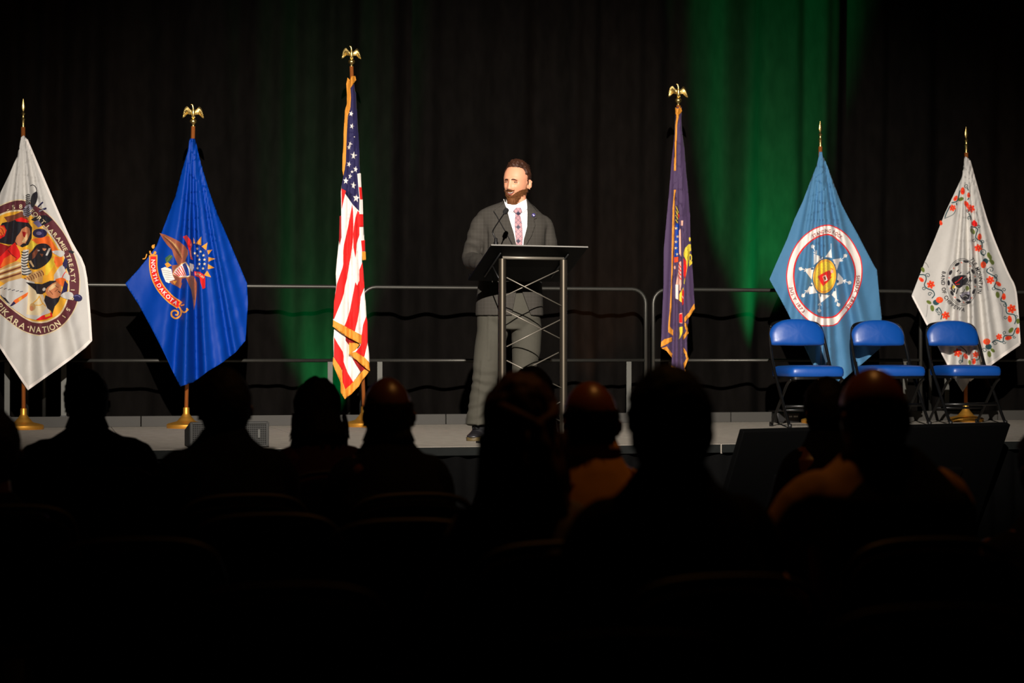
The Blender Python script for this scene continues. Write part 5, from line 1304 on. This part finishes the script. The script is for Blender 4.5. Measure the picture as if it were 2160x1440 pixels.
def folding_chair(loc, rz, label):
    root = empty('folding_chair', loc, rz)
    tag(root, label, 'chair', 'blue padded folding chairs on stage')
    tiltb = Matrix.Rotation(R(-12), 4, 'X')
    # back pad: rounded top, straight bottom
    ol = [(-.218, .0), (-.232, .05), (-.228, .105), (-.196, .155), (-.145, .187), (-.08, .203), (0, .207), (.08, .203), (.145, .187), (.196, .155), (.228, .105), (.232, .05), (.218, .0), (.11, -.008), (0, -.011), (-.11, -.008)]
    ol = [(v.x, v.z) for v in catmull([(p[0], 0, p[1]) for p in ol], 4, True)]
    bm = bmesh.new(); pad(bm, ol, -.012, .012, .03)
    for v in bm.verts:
        v.co.y += .35 * v.co.x ** 2 - .01
        if v.co.y < -.0: v.co.y += .0020 * noise.noise(Vector((v.co.x * 30, 0, v.co.z * 9)))
    bmesh.ops.transform(bm, matrix=Matrix.Translation((0, .425, .645)) @ tiltb, verts=bm.verts)
    from_bm('backrest', bm, vinyl_m, root)
    bm = bmesh.new()   # seat pad
    so = [(-.205, .03), (-.228, -.10), (-.232, -.28), (-.215, -.372), (-.16, -.40), (0, -.408), (.16, -.40), (.215, -.372), (.232, -.28), (.228, -.10), (.205, .03), (0, .045)]
    so = [(v.x, v.y) for v in catmull([(p[0], p[1], 0) for p in so], 4, True)]
    rings = []
    for s, z in ((.0, .395), (.96, .395), (1.0, .402), (1.012, .43), (1.0, .452), (.965, .468), (.85, .478), (.5, .484), (.0, .485)):
        rings.append([Vector((p[0] * max(s, .002), -.18 + (p[1] + .18) * max(s, .002) + .38, z + (.0025 * noise.noise(Vector((p[0] * 14, p[1] * 14, 2))) if .4 < z < .47 else 0))) for p in so])
    loft(bm, rings); from_bm('seat', bm, vinyl_m, root)
    bm = bmesh.new(); loft(bm, [[Vector((p[0] * .97, (p[1] + .18) * .97 - .18 + .38, z)) for p in so] for z in (.375, .394)]); from_bm('seat_pan', bm, frame_m, root, smooth=False)
    bar = lambda a, b, nm, par=root, r=.0125: from_bm(nm, (lambda m: (tube(m, [a, a.lerp(b, .5), b], r, 10), m)[1])(bmesh.new()), frame_m, par)
    for s in (-1, 1):
        # upright: from the back pad down to the front foot
        bm = bmesh.new(); tube(bm, catmull([Vector((s * .212, .47, .785)), Vector((s * .226, .45, .72)), Vector((s * .236, .40, .60)), Vector((s * .238, .31, .44)), Vector((s * .240, .05, .10)), Vector((s * .240, -.025, .015))], 5), .0125, 10)
        lg = from_bm('leg', bm, frame_m, root)
        bm = bmesh.new(); lathe(bm, [(.016, 0), (.017, .02), (.015, .035)], (s * .240, -.027, 0), 12); from_bm('foot_cap', bm, black_m, lg)
        bm = bmesh.new(); tube(bm, catmull([Vector((s * .212, .02, .375)), Vector((s * .214, .10, .335)), Vector((s * .216, .22, .22)), Vector((s * .218, .43, .015))], 5), .0115, 10)
        lg = from_bm('leg', bm, frame_m, root)
        bm = bmesh.new(); lathe(bm, [(.016, 0), (.017, .02), (.015, .035)], (s * .218, .435, 0), 12); from_bm('foot_cap', bm, black_m, lg)
        bm = bmesh.new(); box(bm, (s * .226, .345, .46), (.012, .03, .10), Matrix.Rotation(R(-20), 3, 'X'), bevel=.003); from_bm('hinge_plate', bm, frame_m, root, smooth=False)
    bar(Vector((-.24, .105, .165)), Vector((.24, .105, .165)), 'crossbar'); bar(Vector((-.216, .315, .13)), Vector((.216, .315, .13)), 'crossbar', r=.010)
    bm = bmesh.new(); tube(bm, catmull([Vector((-.212, .47, .785)), Vector((-.18, .484, .815)), Vector((-.1, .490, .830)), Vector((0, .491, .834)), Vector((.1, .490, .830)), Vector((.18, .484, .815)), Vector((.212, .47, .785))], 5), .0125, 10); from_bm('back_frame', bm, frame_m, root)
    return root
def chair_at(px, y, label):
    p = at_plane(px, 890, y); folding_chair((p.x, y, STAGE), R(0), label)
chair_at(1725, 14.48, 'blue folding chair in front of the light blue flag, the one beside the navy flag')
chair_at(1899, 14.78, 'blue folding chair between the light blue flag and the white floral flag')
chair_at(2060, 14.84, 'blue folding chair in front of the white floral flag')

# ------------------------------------------------------------------ floor wedge speaker on the stage edge
cab_m = mat('speaker_cabinet', (9, 9, 9), 0.75, bump=.3, bump_scale=300); grille_m = mat('speaker_grille', (44, 44, 40), 0.6, .0)
sp = at_plane(484, 940, 12.16)
root = empty('monitor_speaker', (sp.x, 12.16, STAGE), R(2))
tag(root, 'small dark floor monitor speaker lying on the stage edge below the royal blue flag', 'speaker')
w, h, dpt = .482, .158, .30
bm = bmesh.new()
pr = [(0, 0), (0, h), (dpt, h - .055), (dpt, 0)]
a = [bm.verts.new((-w / 2, y, z)) for y, z in pr]; b = [bm.verts.new((w / 2, y, z)) for y, z in pr]
bm.faces.new(a); bm.faces.new(b[::-1])
for k in range(4): bm.faces.new((a[k], a[(k + 1) % 4], b[(k + 1) % 4], b[k]))
bmesh.ops.recalc_face_normals(bm, faces=bm.faces[:]); bmesh.ops.bevel(bm, geom=bm.edges[:], offset=.006, segments=2, affect='EDGES')
from_bm('cabinet', bm, cab_m, root, smooth=False)
bm = bmesh.new()
for x in (-w / 2 + .012, w / 2 - .012): box(bm, (x, -.006, h / 2), (.016, .012, h - .012), bevel=.002)
for z in (.010, h - .010): box(bm, (0, -.006, z), (w - .02, .012, .012), bevel=.002)
gf = from_bm('grille_frame', bm, grille_m, root, smooth=False)
bm = bmesh.new()
for k in range(11): box(bm, (0, -.004, .022 + .0114 * k), (w - .04, .006, .0052))
for k in range(34): box(bm, (-w / 2 + .03 + k * (w - .06) / 33, -.0035, h / 2), (.0036, .005, h - .03))
from_bm('grille', bm, grille_m, root, smooth=False)
bm = bmesh.new(); box(bm, (w / 2 - .063, -.010, h / 2 + .004), (.015, .006, .052), bevel=.002); from_bm('badge', bm, mat('badge_grey', (84, 84, 79), .6), root, smooth=False)

# ------------------------------------------------------------------ uplights standing on the stage, lamp inside the can
def uplight(loc, target, watts, color, angle, label, blend=.8):
    root = empty('stage_uplight', loc)
    tag(root, label, 'stage light', 'floor uplights behind the flags')
    d = (Vector(target) - (Vector(loc) + Vector((0, 0, .11)))).normalized(); o = Vector((0, 0, .11))
    bm = bmesh.new(); tube(bm, [o - d * .06, o - d * .05, o + d * .07, o + d * .075], [.05, .062, .066, .060], 24)
    bd = from_bm('can', bm, black_m, root, angle=40)
    bm = bmesh.new(); tube(bm, [o + d * .0755, o + d * .0765], .055, 24); from_bm('lens', bm, mat('lens_glass', (60, 66, 62), .15), bd)
    bm = bmesh.new(); tube(bm, [(-.085, 0, .11), (-.085, 0, .02), (-.085, -.02, .006), (.085, -.02, .006), (.085, 0, .02), (.085, 0, .11)], .006, 8); box(bm, (0, 0, .006), (.22, .20, .012), bevel=.003)
    from_bm('bracket', bm, black_m, root, smooth=False)
    bm = bmesh.new(); box(bm, (0, -.045, .075), (.16, .03, .045), bevel=.003); dr = from_bm('driver_box', bm, black_m, root, smooth=False)
    s = spot('uplight_lamp', Vector(loc) + o + d * .085, target, watts, color, angle, blend, .04)
    s.parent = root; s.matrix_parent_inverse = Matrix.Translation(loc).inverted()
def up_at(px, py0, lo, hi, watts, ang, label):
    u = at_plane(px, 890, py0); t = at_plane(hi[0], hi[1], 16.85)
    uplight((u.x, py0, 0.0), (t.x, 16.83, t.z), watts, lo, ang, label, 1.0)
up_at(1640, 16.2, GREEN, (1615, 290), 12500, 28, 'green shining uplight on the floor behind the stage, below the light blue flag')
up_at(688, 16.36, GREEN, (684, 640), 2300, 34, 'green shining uplight on the floor behind the stage, beside the striped flag')
AMB = (1.0, 0.42, 0.16)
up_at(1285, 16.3, AMB, (1275, 420), 300, 34, 'amber shining uplight on the floor behind the stage, behind the lectern')
up_at(190, 16.3, AMB, (185, 420), 220, 30, 'amber shining uplight on the floor behind the stage, beside the white seal flag')
up_at(2130, 16.3, AMB, (2128, 420), 220, 30, 'amber shining uplight on the floor behind the stage, beside the floral flag')
# small dark stage box behind the first blue chair
u = at_plane(1657, 890, 15.73)
root = empty('stage_box', (u.x, 15.73, STAGE))
tag(root, 'small dark connection box with pale markings on the stage under the light blue flag', 'stage box')
bm = bmesh.new(); box(bm, (0, 0, .042), (.20, .14, .084), bevel=.008); bx = from_bm('case', bm, black_m, root, smooth=False)
bm = bmesh.new(); tube(bm, [(-.02, -.069, .052), (-.02, -.075, .052)], .009, 10)
for x in (.012, .026, .05, .062, .076): box(bm, (x, -.0705, .052), (.010, .003, .012))
from_bm('marking', bm, mat('white_print', (190, 190, 186), .6), bx, smooth=False)

# ------------------------------------------------------------------ big display facing the stage, seen from behind
scr_m = mat('display_back', (7, 7, 7), 0.6, spec=.2)
A_ = at_depth(1569, 910, 11.35); B_ = at_depth(2132, 895, 11.35 * (0.425 / 0.425) * 158 / 143.0)
ax = (B_ - A_); ax.z = 0; Wd = ax.length; ax.normalize(); zt = (A_.z + B_.z) / 2
ny = Vector((-ax.y, ax.x, 0))
root = empty('display_screen', ((A_.x + B_.x) / 2, (A_.y + B_.y) / 2, 0), math.atan2(ax.y, ax.x))
tag(root, 'large dark display panel tilted on the floor below the stage chairs, seen from behind', 'screen')
tl = Matrix.Rotation(R(24), 3, 'X')
H = .86
def sl(v): return tl @ Vector(v) + Vector((0, 0, zt))
bm = bmesh.new(); box(bm, sl((0, .02, -H / 2)), (Wd, .04, H), tl, bevel=.006); pn = from_bm('panel', bm, scr_m, root, smooth=False)
bm = bmesh.new(); box(bm, sl((0, -.012, -H * .58)), (Wd * .7, .035, H * .5), tl, bevel=.008); from_bm('rear_housing', bm, scr_m, pn, smooth=False)
bm = bmesh.new(); box(bm, sl((0, .042, -H / 2)), (Wd - .03, .004, H - .03), tl); from_bm('screen_glass', bm, mat('screen_black', (5, 5, 6), .2), pn, smooth=False)
for x in (-.45, .45):
    bm = bmesh.new(); p0 = sl((x, -.03, -H * .35)); p1 = sl((x, -.0, -H)); tube(bm, [p0, Vector((x, p0.y - .10, .02))], .014, 8); tube(bm, [Vector((x, p0.y - .10, .012)), Vector((x, p1.y + .12, .012))], .012, 8); tube(bm, [p1, Vector((x, p1.y + .03, .012))], .014, 8)
    from_bm('stand', bm, black_m, root)

# ------------------------------------------------------------------ stacking chairs of the audience
achair_m = mat('charcoal_fabric', (22, 21, 22), 0.9, spec=.1, noise_amt=.3, noise_scale=80); aframe_m = mat('gold_vein_frame', (34, 28, 20), 0.55, .4)
def audience_chair():
    root = empty('audience_chair', (0, 0, 0))
    bm = bmesh.new()
    so = [(v.x, v.y) for v in catmull([(-.20, -.2, 0), (-.225, 0, 0), (-.215, .20, 0), (-.12, .235, 0), (.12, .235, 0), (.215, .20, 0), (.225, 0, 0), (.20, -.2, 0)], 3, True)]
    loft(bm, [[Vector((p[0] * s, p[1] * s, z)) for p in so] for s, z in ((.94, .405), (1, .42), (1, .45), (.95, .468), (.6, .475))]); from_bm('seat', bm, achair_m, root)
    bm = bmesh.new()
    bo = [(v.x, v.z) for v in catmull([(-.205, 0, 0), (-.215, 0, .2), (-.205, 0, .33), (-.15, 0, .385), (0, 0, .40), (.15, 0, .385), (.205, 0, .33), (.215, 0, .2), (.205, 0, 0), (0, 0, -.01)], 3, True)]
    pad(bm, bo, -.018, .018, -.0)
    bmesh.ops.transform(bm, matrix=Matrix.Translation((0, -.245, .47)) @ Matrix.Rotation(R(9), 4, 'X'), verts=bm.verts); from_bm('backrest', bm, achair_m, root)
    bm = bmesh.new(); tube(bm, catmull([Vector(p) for p in ((-.225, -.235, .43), (-.228, -.27, .62), (-.218, -.30, .80), (-.16, -.312, .872), (0, -.315, .888), (.16, -.312, .872), (.218, -.30, .80), (.228, -.27, .62), (.225, -.235, .43))], 4), .011, 8); from_bm('back_frame', bm, aframe_m, root)
    for sx in (-1, 1):
        bm = bmesh.new(); tube(bm, [(sx * .222, -.235, .44), (sx * .225, -.30, .0)], .0115, 8); from_bm('leg', bm, aframe_m, root)
        bm = bmesh.new(); tube(bm, [(sx * .218, .20, .42), (sx * .222, .235, .0)], .0115, 8); from_bm('leg', bm, aframe_m, root)
        bm = bmesh.new(); tube(bm, [(sx * .22, -.22, .41), (sx * .216, .20, .41)], .010, 8); from_bm('side_rail', bm, aframe_m, root)
    return root
proto_chair = audience_chair(); chair_used = [False]
def place_chair(p, rz, label):
    c = proto_chair if not chair_used[0] else copy_tree(proto_chair)
    chair_used[0] = True
    c.location = (p.x, p.y, 0); c.rotation_euler = (0, 0, rz)
    tag(c, label, 'chair', 'audience stacking chairs')
    return c
# ------------------------------------------------------------------ the seated audience
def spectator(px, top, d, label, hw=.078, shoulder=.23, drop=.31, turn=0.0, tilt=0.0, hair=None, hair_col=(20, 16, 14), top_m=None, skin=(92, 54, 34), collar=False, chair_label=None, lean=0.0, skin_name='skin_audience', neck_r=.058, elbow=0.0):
    """a person on a chair facing the stage; top: picture height of the crown, d: distance"""
    p = at_depth(px, 752, d); face = -math.atan2(p.x - 3.0, 13.0 - p.y) * .35
    H = at_depth(px, top, d).z
    rz = face + R(turn * 0)
    M = Matrix.Translation((p.x, p.y, 0)) @ Matrix.Rotation(rz, 4, 'Z')
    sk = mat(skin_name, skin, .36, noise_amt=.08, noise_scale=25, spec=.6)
    k = hw / .080
    hz = H - .140 * k * .98
    # head faces +Y here: turn the head frame half round
    HM = Matrix.Translation((0, .02 + lean, hz)) @ Matrix.Rotation(R(180 + turn), 4, 'Z') @ Matrix.Rotation(R(tilt), 4, 'Y') @ Matrix.Scale(k, 4)
    sh = H - drop
    bm = bmesh.new()
    head_shell(bm, HM, lambda q, dd: q, 56, 42); ear(bm, HM, 1); ear(bm, HM, -1)
    loft(bm, [superring(0, .0, sh - .02, .10, .08, 20), superring(0, .0, sh + .05, neck_r + .006, neck_r + .004, 20), superring(0, lean * .5 + .005, sh + .10, neck_r, neck_r, 20), superring(0, lean, hz - .05, neck_r - .004, neck_r, 20)])
    tor = [(.50, .165, .125, .0), (.56, .175, .13, -.02), (.70, .165, .12, -.04), (sh - .18, .175, .12, -.035), (sh - .06, .165, .10, -.02), (sh + .0, .10, .07, -.005)]
    loft(bm, [superring(0, cy, z, rx, ry, 28) for z, rx, ry, cy in tor])
    for s in (-1, 1):
        S0_ = Vector((s * (shoulder - .06), -.01, sh - .085)); E0 = Vector((s * (shoulder + .015) - (elbow if s < 0 else 0), .03, sh - .36 + (elbow if s < 0 else 0))); W0 = Vector((s * .10, .27, .66))
        limb(bm, [Vector((s * .08, -.01, sh - .05)), S0_, S0_.lerp(E0, .5), E0, E0.lerp(W0, .5), W0], [.045, .052, .045, .040, .034, .025], 12)
        hand(bm, W0 + (W0 - E0).normalized() * .02, (W0 - E0).normalized() + Vector((-s * .2, 0, -.1)), Vector((0, 0, -1)), s, .35)
        Hp = Vector((s * .085, .02, .57)); Kn = Vector((s * .11, .43, .55)); An = Vector((s * .10, .42, .09))
        limb(bm, [Hp, Hp.lerp(Kn, .5), Kn, Kn.lerp(An, .45), An], [.085, .075, .056, .052, .036], 14)
        tube(bm, [An + Vector((0, -.02, -.035)), An + Vector((0, .06, -.04)), An + Vector((0, .16, -.055))], [.036, .038, .028], 10, dome=True)
    body = from_bm('person', remeshed(bm, .0075, 3, .4), sk)
    body.matrix_world = M
    tag(body, label, 'person', 'seated audience seen from behind')
    # top garment
    bm = bmesh.new()
    loft(bm, [superring(0, cy, z, rx + .022, ry + .022, 32) for z, rx, ry, cy in tor[:-2]] + [superring(0, -.02, sh - .075, shoulder - .055, .115, 32), superring(0, -.012, sh - .02, shoulder * .58, .10, 32), superring(0, -.004, sh + .025, .088, .080, 32), superring(0, .0, sh + .055, neck_r + .014, neck_r + .012, 32)])
    for s in (-1, 1):
        S0_ = Vector((s * (shoulder - .065), -.01, sh - .098)); E0 = Vector((s * (shoulder + .015) - (elbow if s < 0 else 0), .03, sh - .36 + (elbow if s < 0 else 0))); W0 = Vector((s * .11, .25, .665))
        limb(bm, [Vector((s * .08, -.01, sh - .08)), S0_, S0_.lerp(E0, .5), E0, E0.lerp(W0, .5), W0], [.066, .072, .064, .060, .052, .040], 14)
    b2 = remeshed(bm, .010, 6, .5)
    wrinkle(b2, lambda q: .006 * noise.noise(q * 9) + .004 * noise.noise(Vector((q.x * 20, q.y * 20, q.z * 8))))
    gm = from_bm('top', b2, top_m, body, recalc=False)
    if collar:
        bm = bmesh.new()
        c0 = superring(0, .0, sh + .035, neck_r + .022, neck_r + .020, 32); c1 = superring(0, .004, sh + .085, neck_r + .012, neck_r + .012, 32); c2 = superring(0, .0, sh + .03, neck_r + .034, neck_r + .032, 32)
        loft(bm, [c0, c1, c2], caps=False); from_bm('collar', bm, top_m, gm).modifiers.new('t', 'SOLIDIFY').thickness = .003
    bm = bmesh.new()
    loft(bm, [superring(0, .0, z, rx, ry, 28) for z, rx, ry in ((.49, .17, .13), (.53, .185, .145), (.58, .18, .138))])
    for s in (-1, 1):
        Hp = Vector((s * .085, .02, .575)); Kn = Vector((s * .11, .43, .555)); An = Vector((s * .10, .42, .12))
        limb(bm, [Hp, Hp.lerp(Kn, .5), Kn, Kn.lerp(An, .45), An], [.096, .088, .070, .066, .062], 16)
    from_bm('trousers', remeshed(bm, .011, 4, .5), mat('dark_trousers', (16, 16, 20), .9), body)
    for s in (-1, 1):
        bm = bmesh.new(); An = Vector((s * .10, .42, 0)); tube(bm, [An + Vector((0, -.05, .045)), An + Vector((0, .05, .05)), An + Vector((0, .20, .035))], [.044, .05, .036], 12, dome=True)
        from_bm('shoe', bm, shoe_m, body)
    # hair
    hm = mat('hair_%d_%d_%d' % hair_col, hair_col, .7, noise_amt=.5, noise_scale=50, spec=.2, stretch=(1, 1, .4))
    rr = random.Random(int(px))
    if hair in ('short', 'fringe', 'cap'):
        if hair == 'short': zone = lambda q: (q.z > -.085 if q.y > .03 else (q.z > -.01 if q.y > -.02 else q.z > .06 + .2 * max(0, -.045 - q.y)))
        elif hair == 'fringe': zone = lambda q: (-.085 < q.z < .055 if q.y > .02 else -.01 < q.z < .045 and q.y > -.03)
        else: zone = lambda q: (q.z > -.015)
        bm = bmesh.new()
        th = .013 if hair != 'fringe' else .006
        head_shell(bm, HM, lambda q, dd: q + dd * th * (1 + .35 * noise.noise(q * 60)), 64, 48, zone)
        if hair != 'cap': hair_strands(bm, HM, 420, zone, lambda q: .018, .0018, lambda q, n, r: (Vector((0, .3, -.8)) + Vector((r.uniform(-.4, .4), r.uniform(-.3, .3), r.uniform(-.2, .4)))).normalized(), rr)
        from_bm('hair' if hair != 'cap' else 'cap', bm, hm, body)
        if hair == 'cap':
            bm = bmesh.new(); tube(bm, [HM @ Vector((0, .02 + .001, .0)), HM @ Vector((0, -.11, .012)), HM @ Vector((0, -.17, .002))], [(.086 * k, .05), (.08 * k, .012), (.05 * k, .006)], 16, dome=False); from_bm('cap_brim', bm, hm, body)
    elif hair in ('bob', 'long', 'halfup'):
        L = {'bob': .115, 'long': .36, 'halfup': .40}[hair]
        bm = bmesh.new()
        head_shell(bm, HM, lambda q, dd: q + dd * .020 * (1 + .3 * noise.noise(q * 40)), 56, 40)
        wd = hw * (1.36 if hair == 'bob' else 1.40)
        rings = [superring(0, .02 + lean, hz + .05, wd * .80, .100, 28), superring(0, .0 + lean, hz - .04, wd * .95, .112, 28), superring(0, -.02 + lean, hz - (.075 if hair == 'bob' else .11), wd * 1.08, .105, 28), superring(0, -.035, hz - L * .85, wd * 1.2, .085, 28), superring(0, -.04, hz - L, wd * 1.12, .055, 28)]
        loft(bm, rings)
        b2 = remeshed(bm, .008, 5, .5)
        wrinkle(b2, lambda q: .008 * noise.noise(Vector((q.x * 45, q.y * 45, q.z * 7))) + .006 * noise.noise(q * 14))
        bmesh.ops.delete(b2, geom=[f for f in b2.faces if f.calc_center_median().y > .095 + lean and f.calc_center_median().z < hz + .05], context='FACES')
        ho = from_bm('hair', b2, hm, body, recalc=False)
        bm = bmesh.new()
        for q in range(70):
            a = rr.uniform(math.pi * .95, math.pi * 2.05); x = wd * 1.08 * math.cos(a); y = .10 * math.sin(a)
            z0 = hz - rr.uniform(.0, .1); Lk = rr.uniform(.6, 1.05) * L
            tube(bm, catmull([Vector((x, y + lean * .5, z0)), Vector((x * 1.06 + rr.uniform(-.01, .01), y - .015, z0 - Lk * .5)), Vector((x * 1.02 + rr.uniform(-.02, .02), y - .01, max(hz - L - .03, z0 - Lk)))], 3), [.006, .006, .005, .005, .004, .003, .0015], 5)
        from_bm('loose_locks', bm, hm, ho)
        if hair == 'halfup':
            bm = bmesh.new()
            for s in (-1, 1): tube(bm, catmull([Vector((s * .07, -.05, hz + .055)), Vector((s * .045, -.115, hz + .035)), Vector((0, -.135, hz + .01))], 5), .016, 10, dome=True)
            tube(bm, catmull([Vector((0, -.135, hz + .015)), Vector((.005, -.150, hz - .05)), Vector((-.005, -.14, hz - .14)), Vector((0, -.12, hz - .24))], 5), [.018] * 4 + [.026] * 8 + [.018, .013, .010, .004], 12)
            from_bm('ponytail', bm, hm, ho)
    if chair_label: place_chair(Vector((p.x, p.y, 0)) + Matrix.Rotation(rz, 3, 'Z') @ Vector((0, .01, 0)), rz, chair_label)
    return body
check_m = plaid('dark_check_shirt', (30, 28, 22), (10, 10, 9), 46.0, 46.0, wid=.4, amt=.5)
black_top = mat('black_cloth', (13, 13, 14), .95, spec=.1); navy_top = mat('dark_jacket', (16, 16, 18), .9, spec=.1); burgundy_top = mat('burgundy_knit', (60, 14, 16), .9)
ochre_top = mat('ochre_jacket', (196, 140, 60), .85); tan_top = mat('tan_shirt', (156, 114, 64), .85); sheer_top = mat('pale_print_blouse', (92, 80, 72), .8, noise_amt=.6, noise_scale=30)
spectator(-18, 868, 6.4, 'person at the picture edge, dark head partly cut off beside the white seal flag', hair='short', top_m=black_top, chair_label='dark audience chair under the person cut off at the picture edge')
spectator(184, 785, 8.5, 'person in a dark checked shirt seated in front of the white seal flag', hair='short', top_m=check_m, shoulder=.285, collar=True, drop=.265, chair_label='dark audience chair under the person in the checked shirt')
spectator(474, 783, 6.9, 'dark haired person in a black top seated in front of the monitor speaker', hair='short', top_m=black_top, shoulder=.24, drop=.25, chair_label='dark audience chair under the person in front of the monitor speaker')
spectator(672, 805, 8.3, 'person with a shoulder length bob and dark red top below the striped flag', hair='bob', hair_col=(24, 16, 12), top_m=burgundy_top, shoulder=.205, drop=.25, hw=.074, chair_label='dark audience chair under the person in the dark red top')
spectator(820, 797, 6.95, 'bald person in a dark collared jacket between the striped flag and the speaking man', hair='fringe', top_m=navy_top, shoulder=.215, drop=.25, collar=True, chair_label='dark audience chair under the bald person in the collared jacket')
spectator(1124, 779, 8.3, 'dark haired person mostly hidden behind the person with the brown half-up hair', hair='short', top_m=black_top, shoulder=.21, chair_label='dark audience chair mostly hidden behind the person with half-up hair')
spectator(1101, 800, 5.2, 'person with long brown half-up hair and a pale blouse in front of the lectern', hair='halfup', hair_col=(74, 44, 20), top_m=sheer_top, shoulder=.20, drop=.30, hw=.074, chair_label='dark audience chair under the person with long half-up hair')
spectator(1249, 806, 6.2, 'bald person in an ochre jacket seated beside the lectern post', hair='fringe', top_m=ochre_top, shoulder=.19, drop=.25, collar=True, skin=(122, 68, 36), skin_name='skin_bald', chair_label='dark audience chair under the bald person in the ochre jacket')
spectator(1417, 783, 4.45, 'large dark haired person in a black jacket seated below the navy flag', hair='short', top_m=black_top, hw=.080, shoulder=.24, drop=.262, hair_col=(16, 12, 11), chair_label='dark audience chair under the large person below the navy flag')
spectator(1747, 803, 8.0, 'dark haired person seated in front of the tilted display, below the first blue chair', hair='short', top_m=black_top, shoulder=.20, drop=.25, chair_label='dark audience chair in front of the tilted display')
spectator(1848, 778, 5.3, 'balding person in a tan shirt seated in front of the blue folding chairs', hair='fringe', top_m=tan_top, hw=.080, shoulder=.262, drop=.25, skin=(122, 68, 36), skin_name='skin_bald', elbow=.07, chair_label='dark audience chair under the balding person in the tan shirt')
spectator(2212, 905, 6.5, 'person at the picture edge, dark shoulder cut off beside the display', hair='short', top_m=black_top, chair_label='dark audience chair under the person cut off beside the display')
# a dark vest over the tan shirt
vest = [o for o in bpy.data.objects if o.get('label', '').startswith('balding person')][0]
sh = at_depth(1848, 778, 5.3).z - .25
bm = bmesh.new()
loft(bm, [superring(.025, cy, z, rx, ry, 32) for z, rx, ry, cy in ((.52, .215, .17, -.02), (.70, .205, .16, -.04), (sh - .2, .215, .16, -.035), (sh - .09, .205, .145, -.022), (sh - .03, .155, .118, -.012), (sh + .022, .105, .094, -.004), (sh + .045, .080, .076, 0))])
from_bm('vest', remeshed(bm, .010, 4, .5), black_top, vest)
# empty chairs in the unlit rows
for px, d, lab in ((540, 6.1, 'empty audience chair with a glinting frame, behind the person in the dark red top'), (815, 5.9, 'empty audience chair with a glinting frame, behind the bald person in the collared jacket'),
                   (275, 5.3, 'empty audience chair behind the person in the checked shirt'), 
                   (1820, 3.95, 'empty audience chair behind the balding person in the tan shirt'), (560, 4.3, 'empty audience chair in the dark row below the royal blue flag'), (1210, 3.6, 'empty audience chair behind the large person and the bald person in ochre')):
    p = at_depth(px, 752, d); place_chair(p, 0.0, lab)
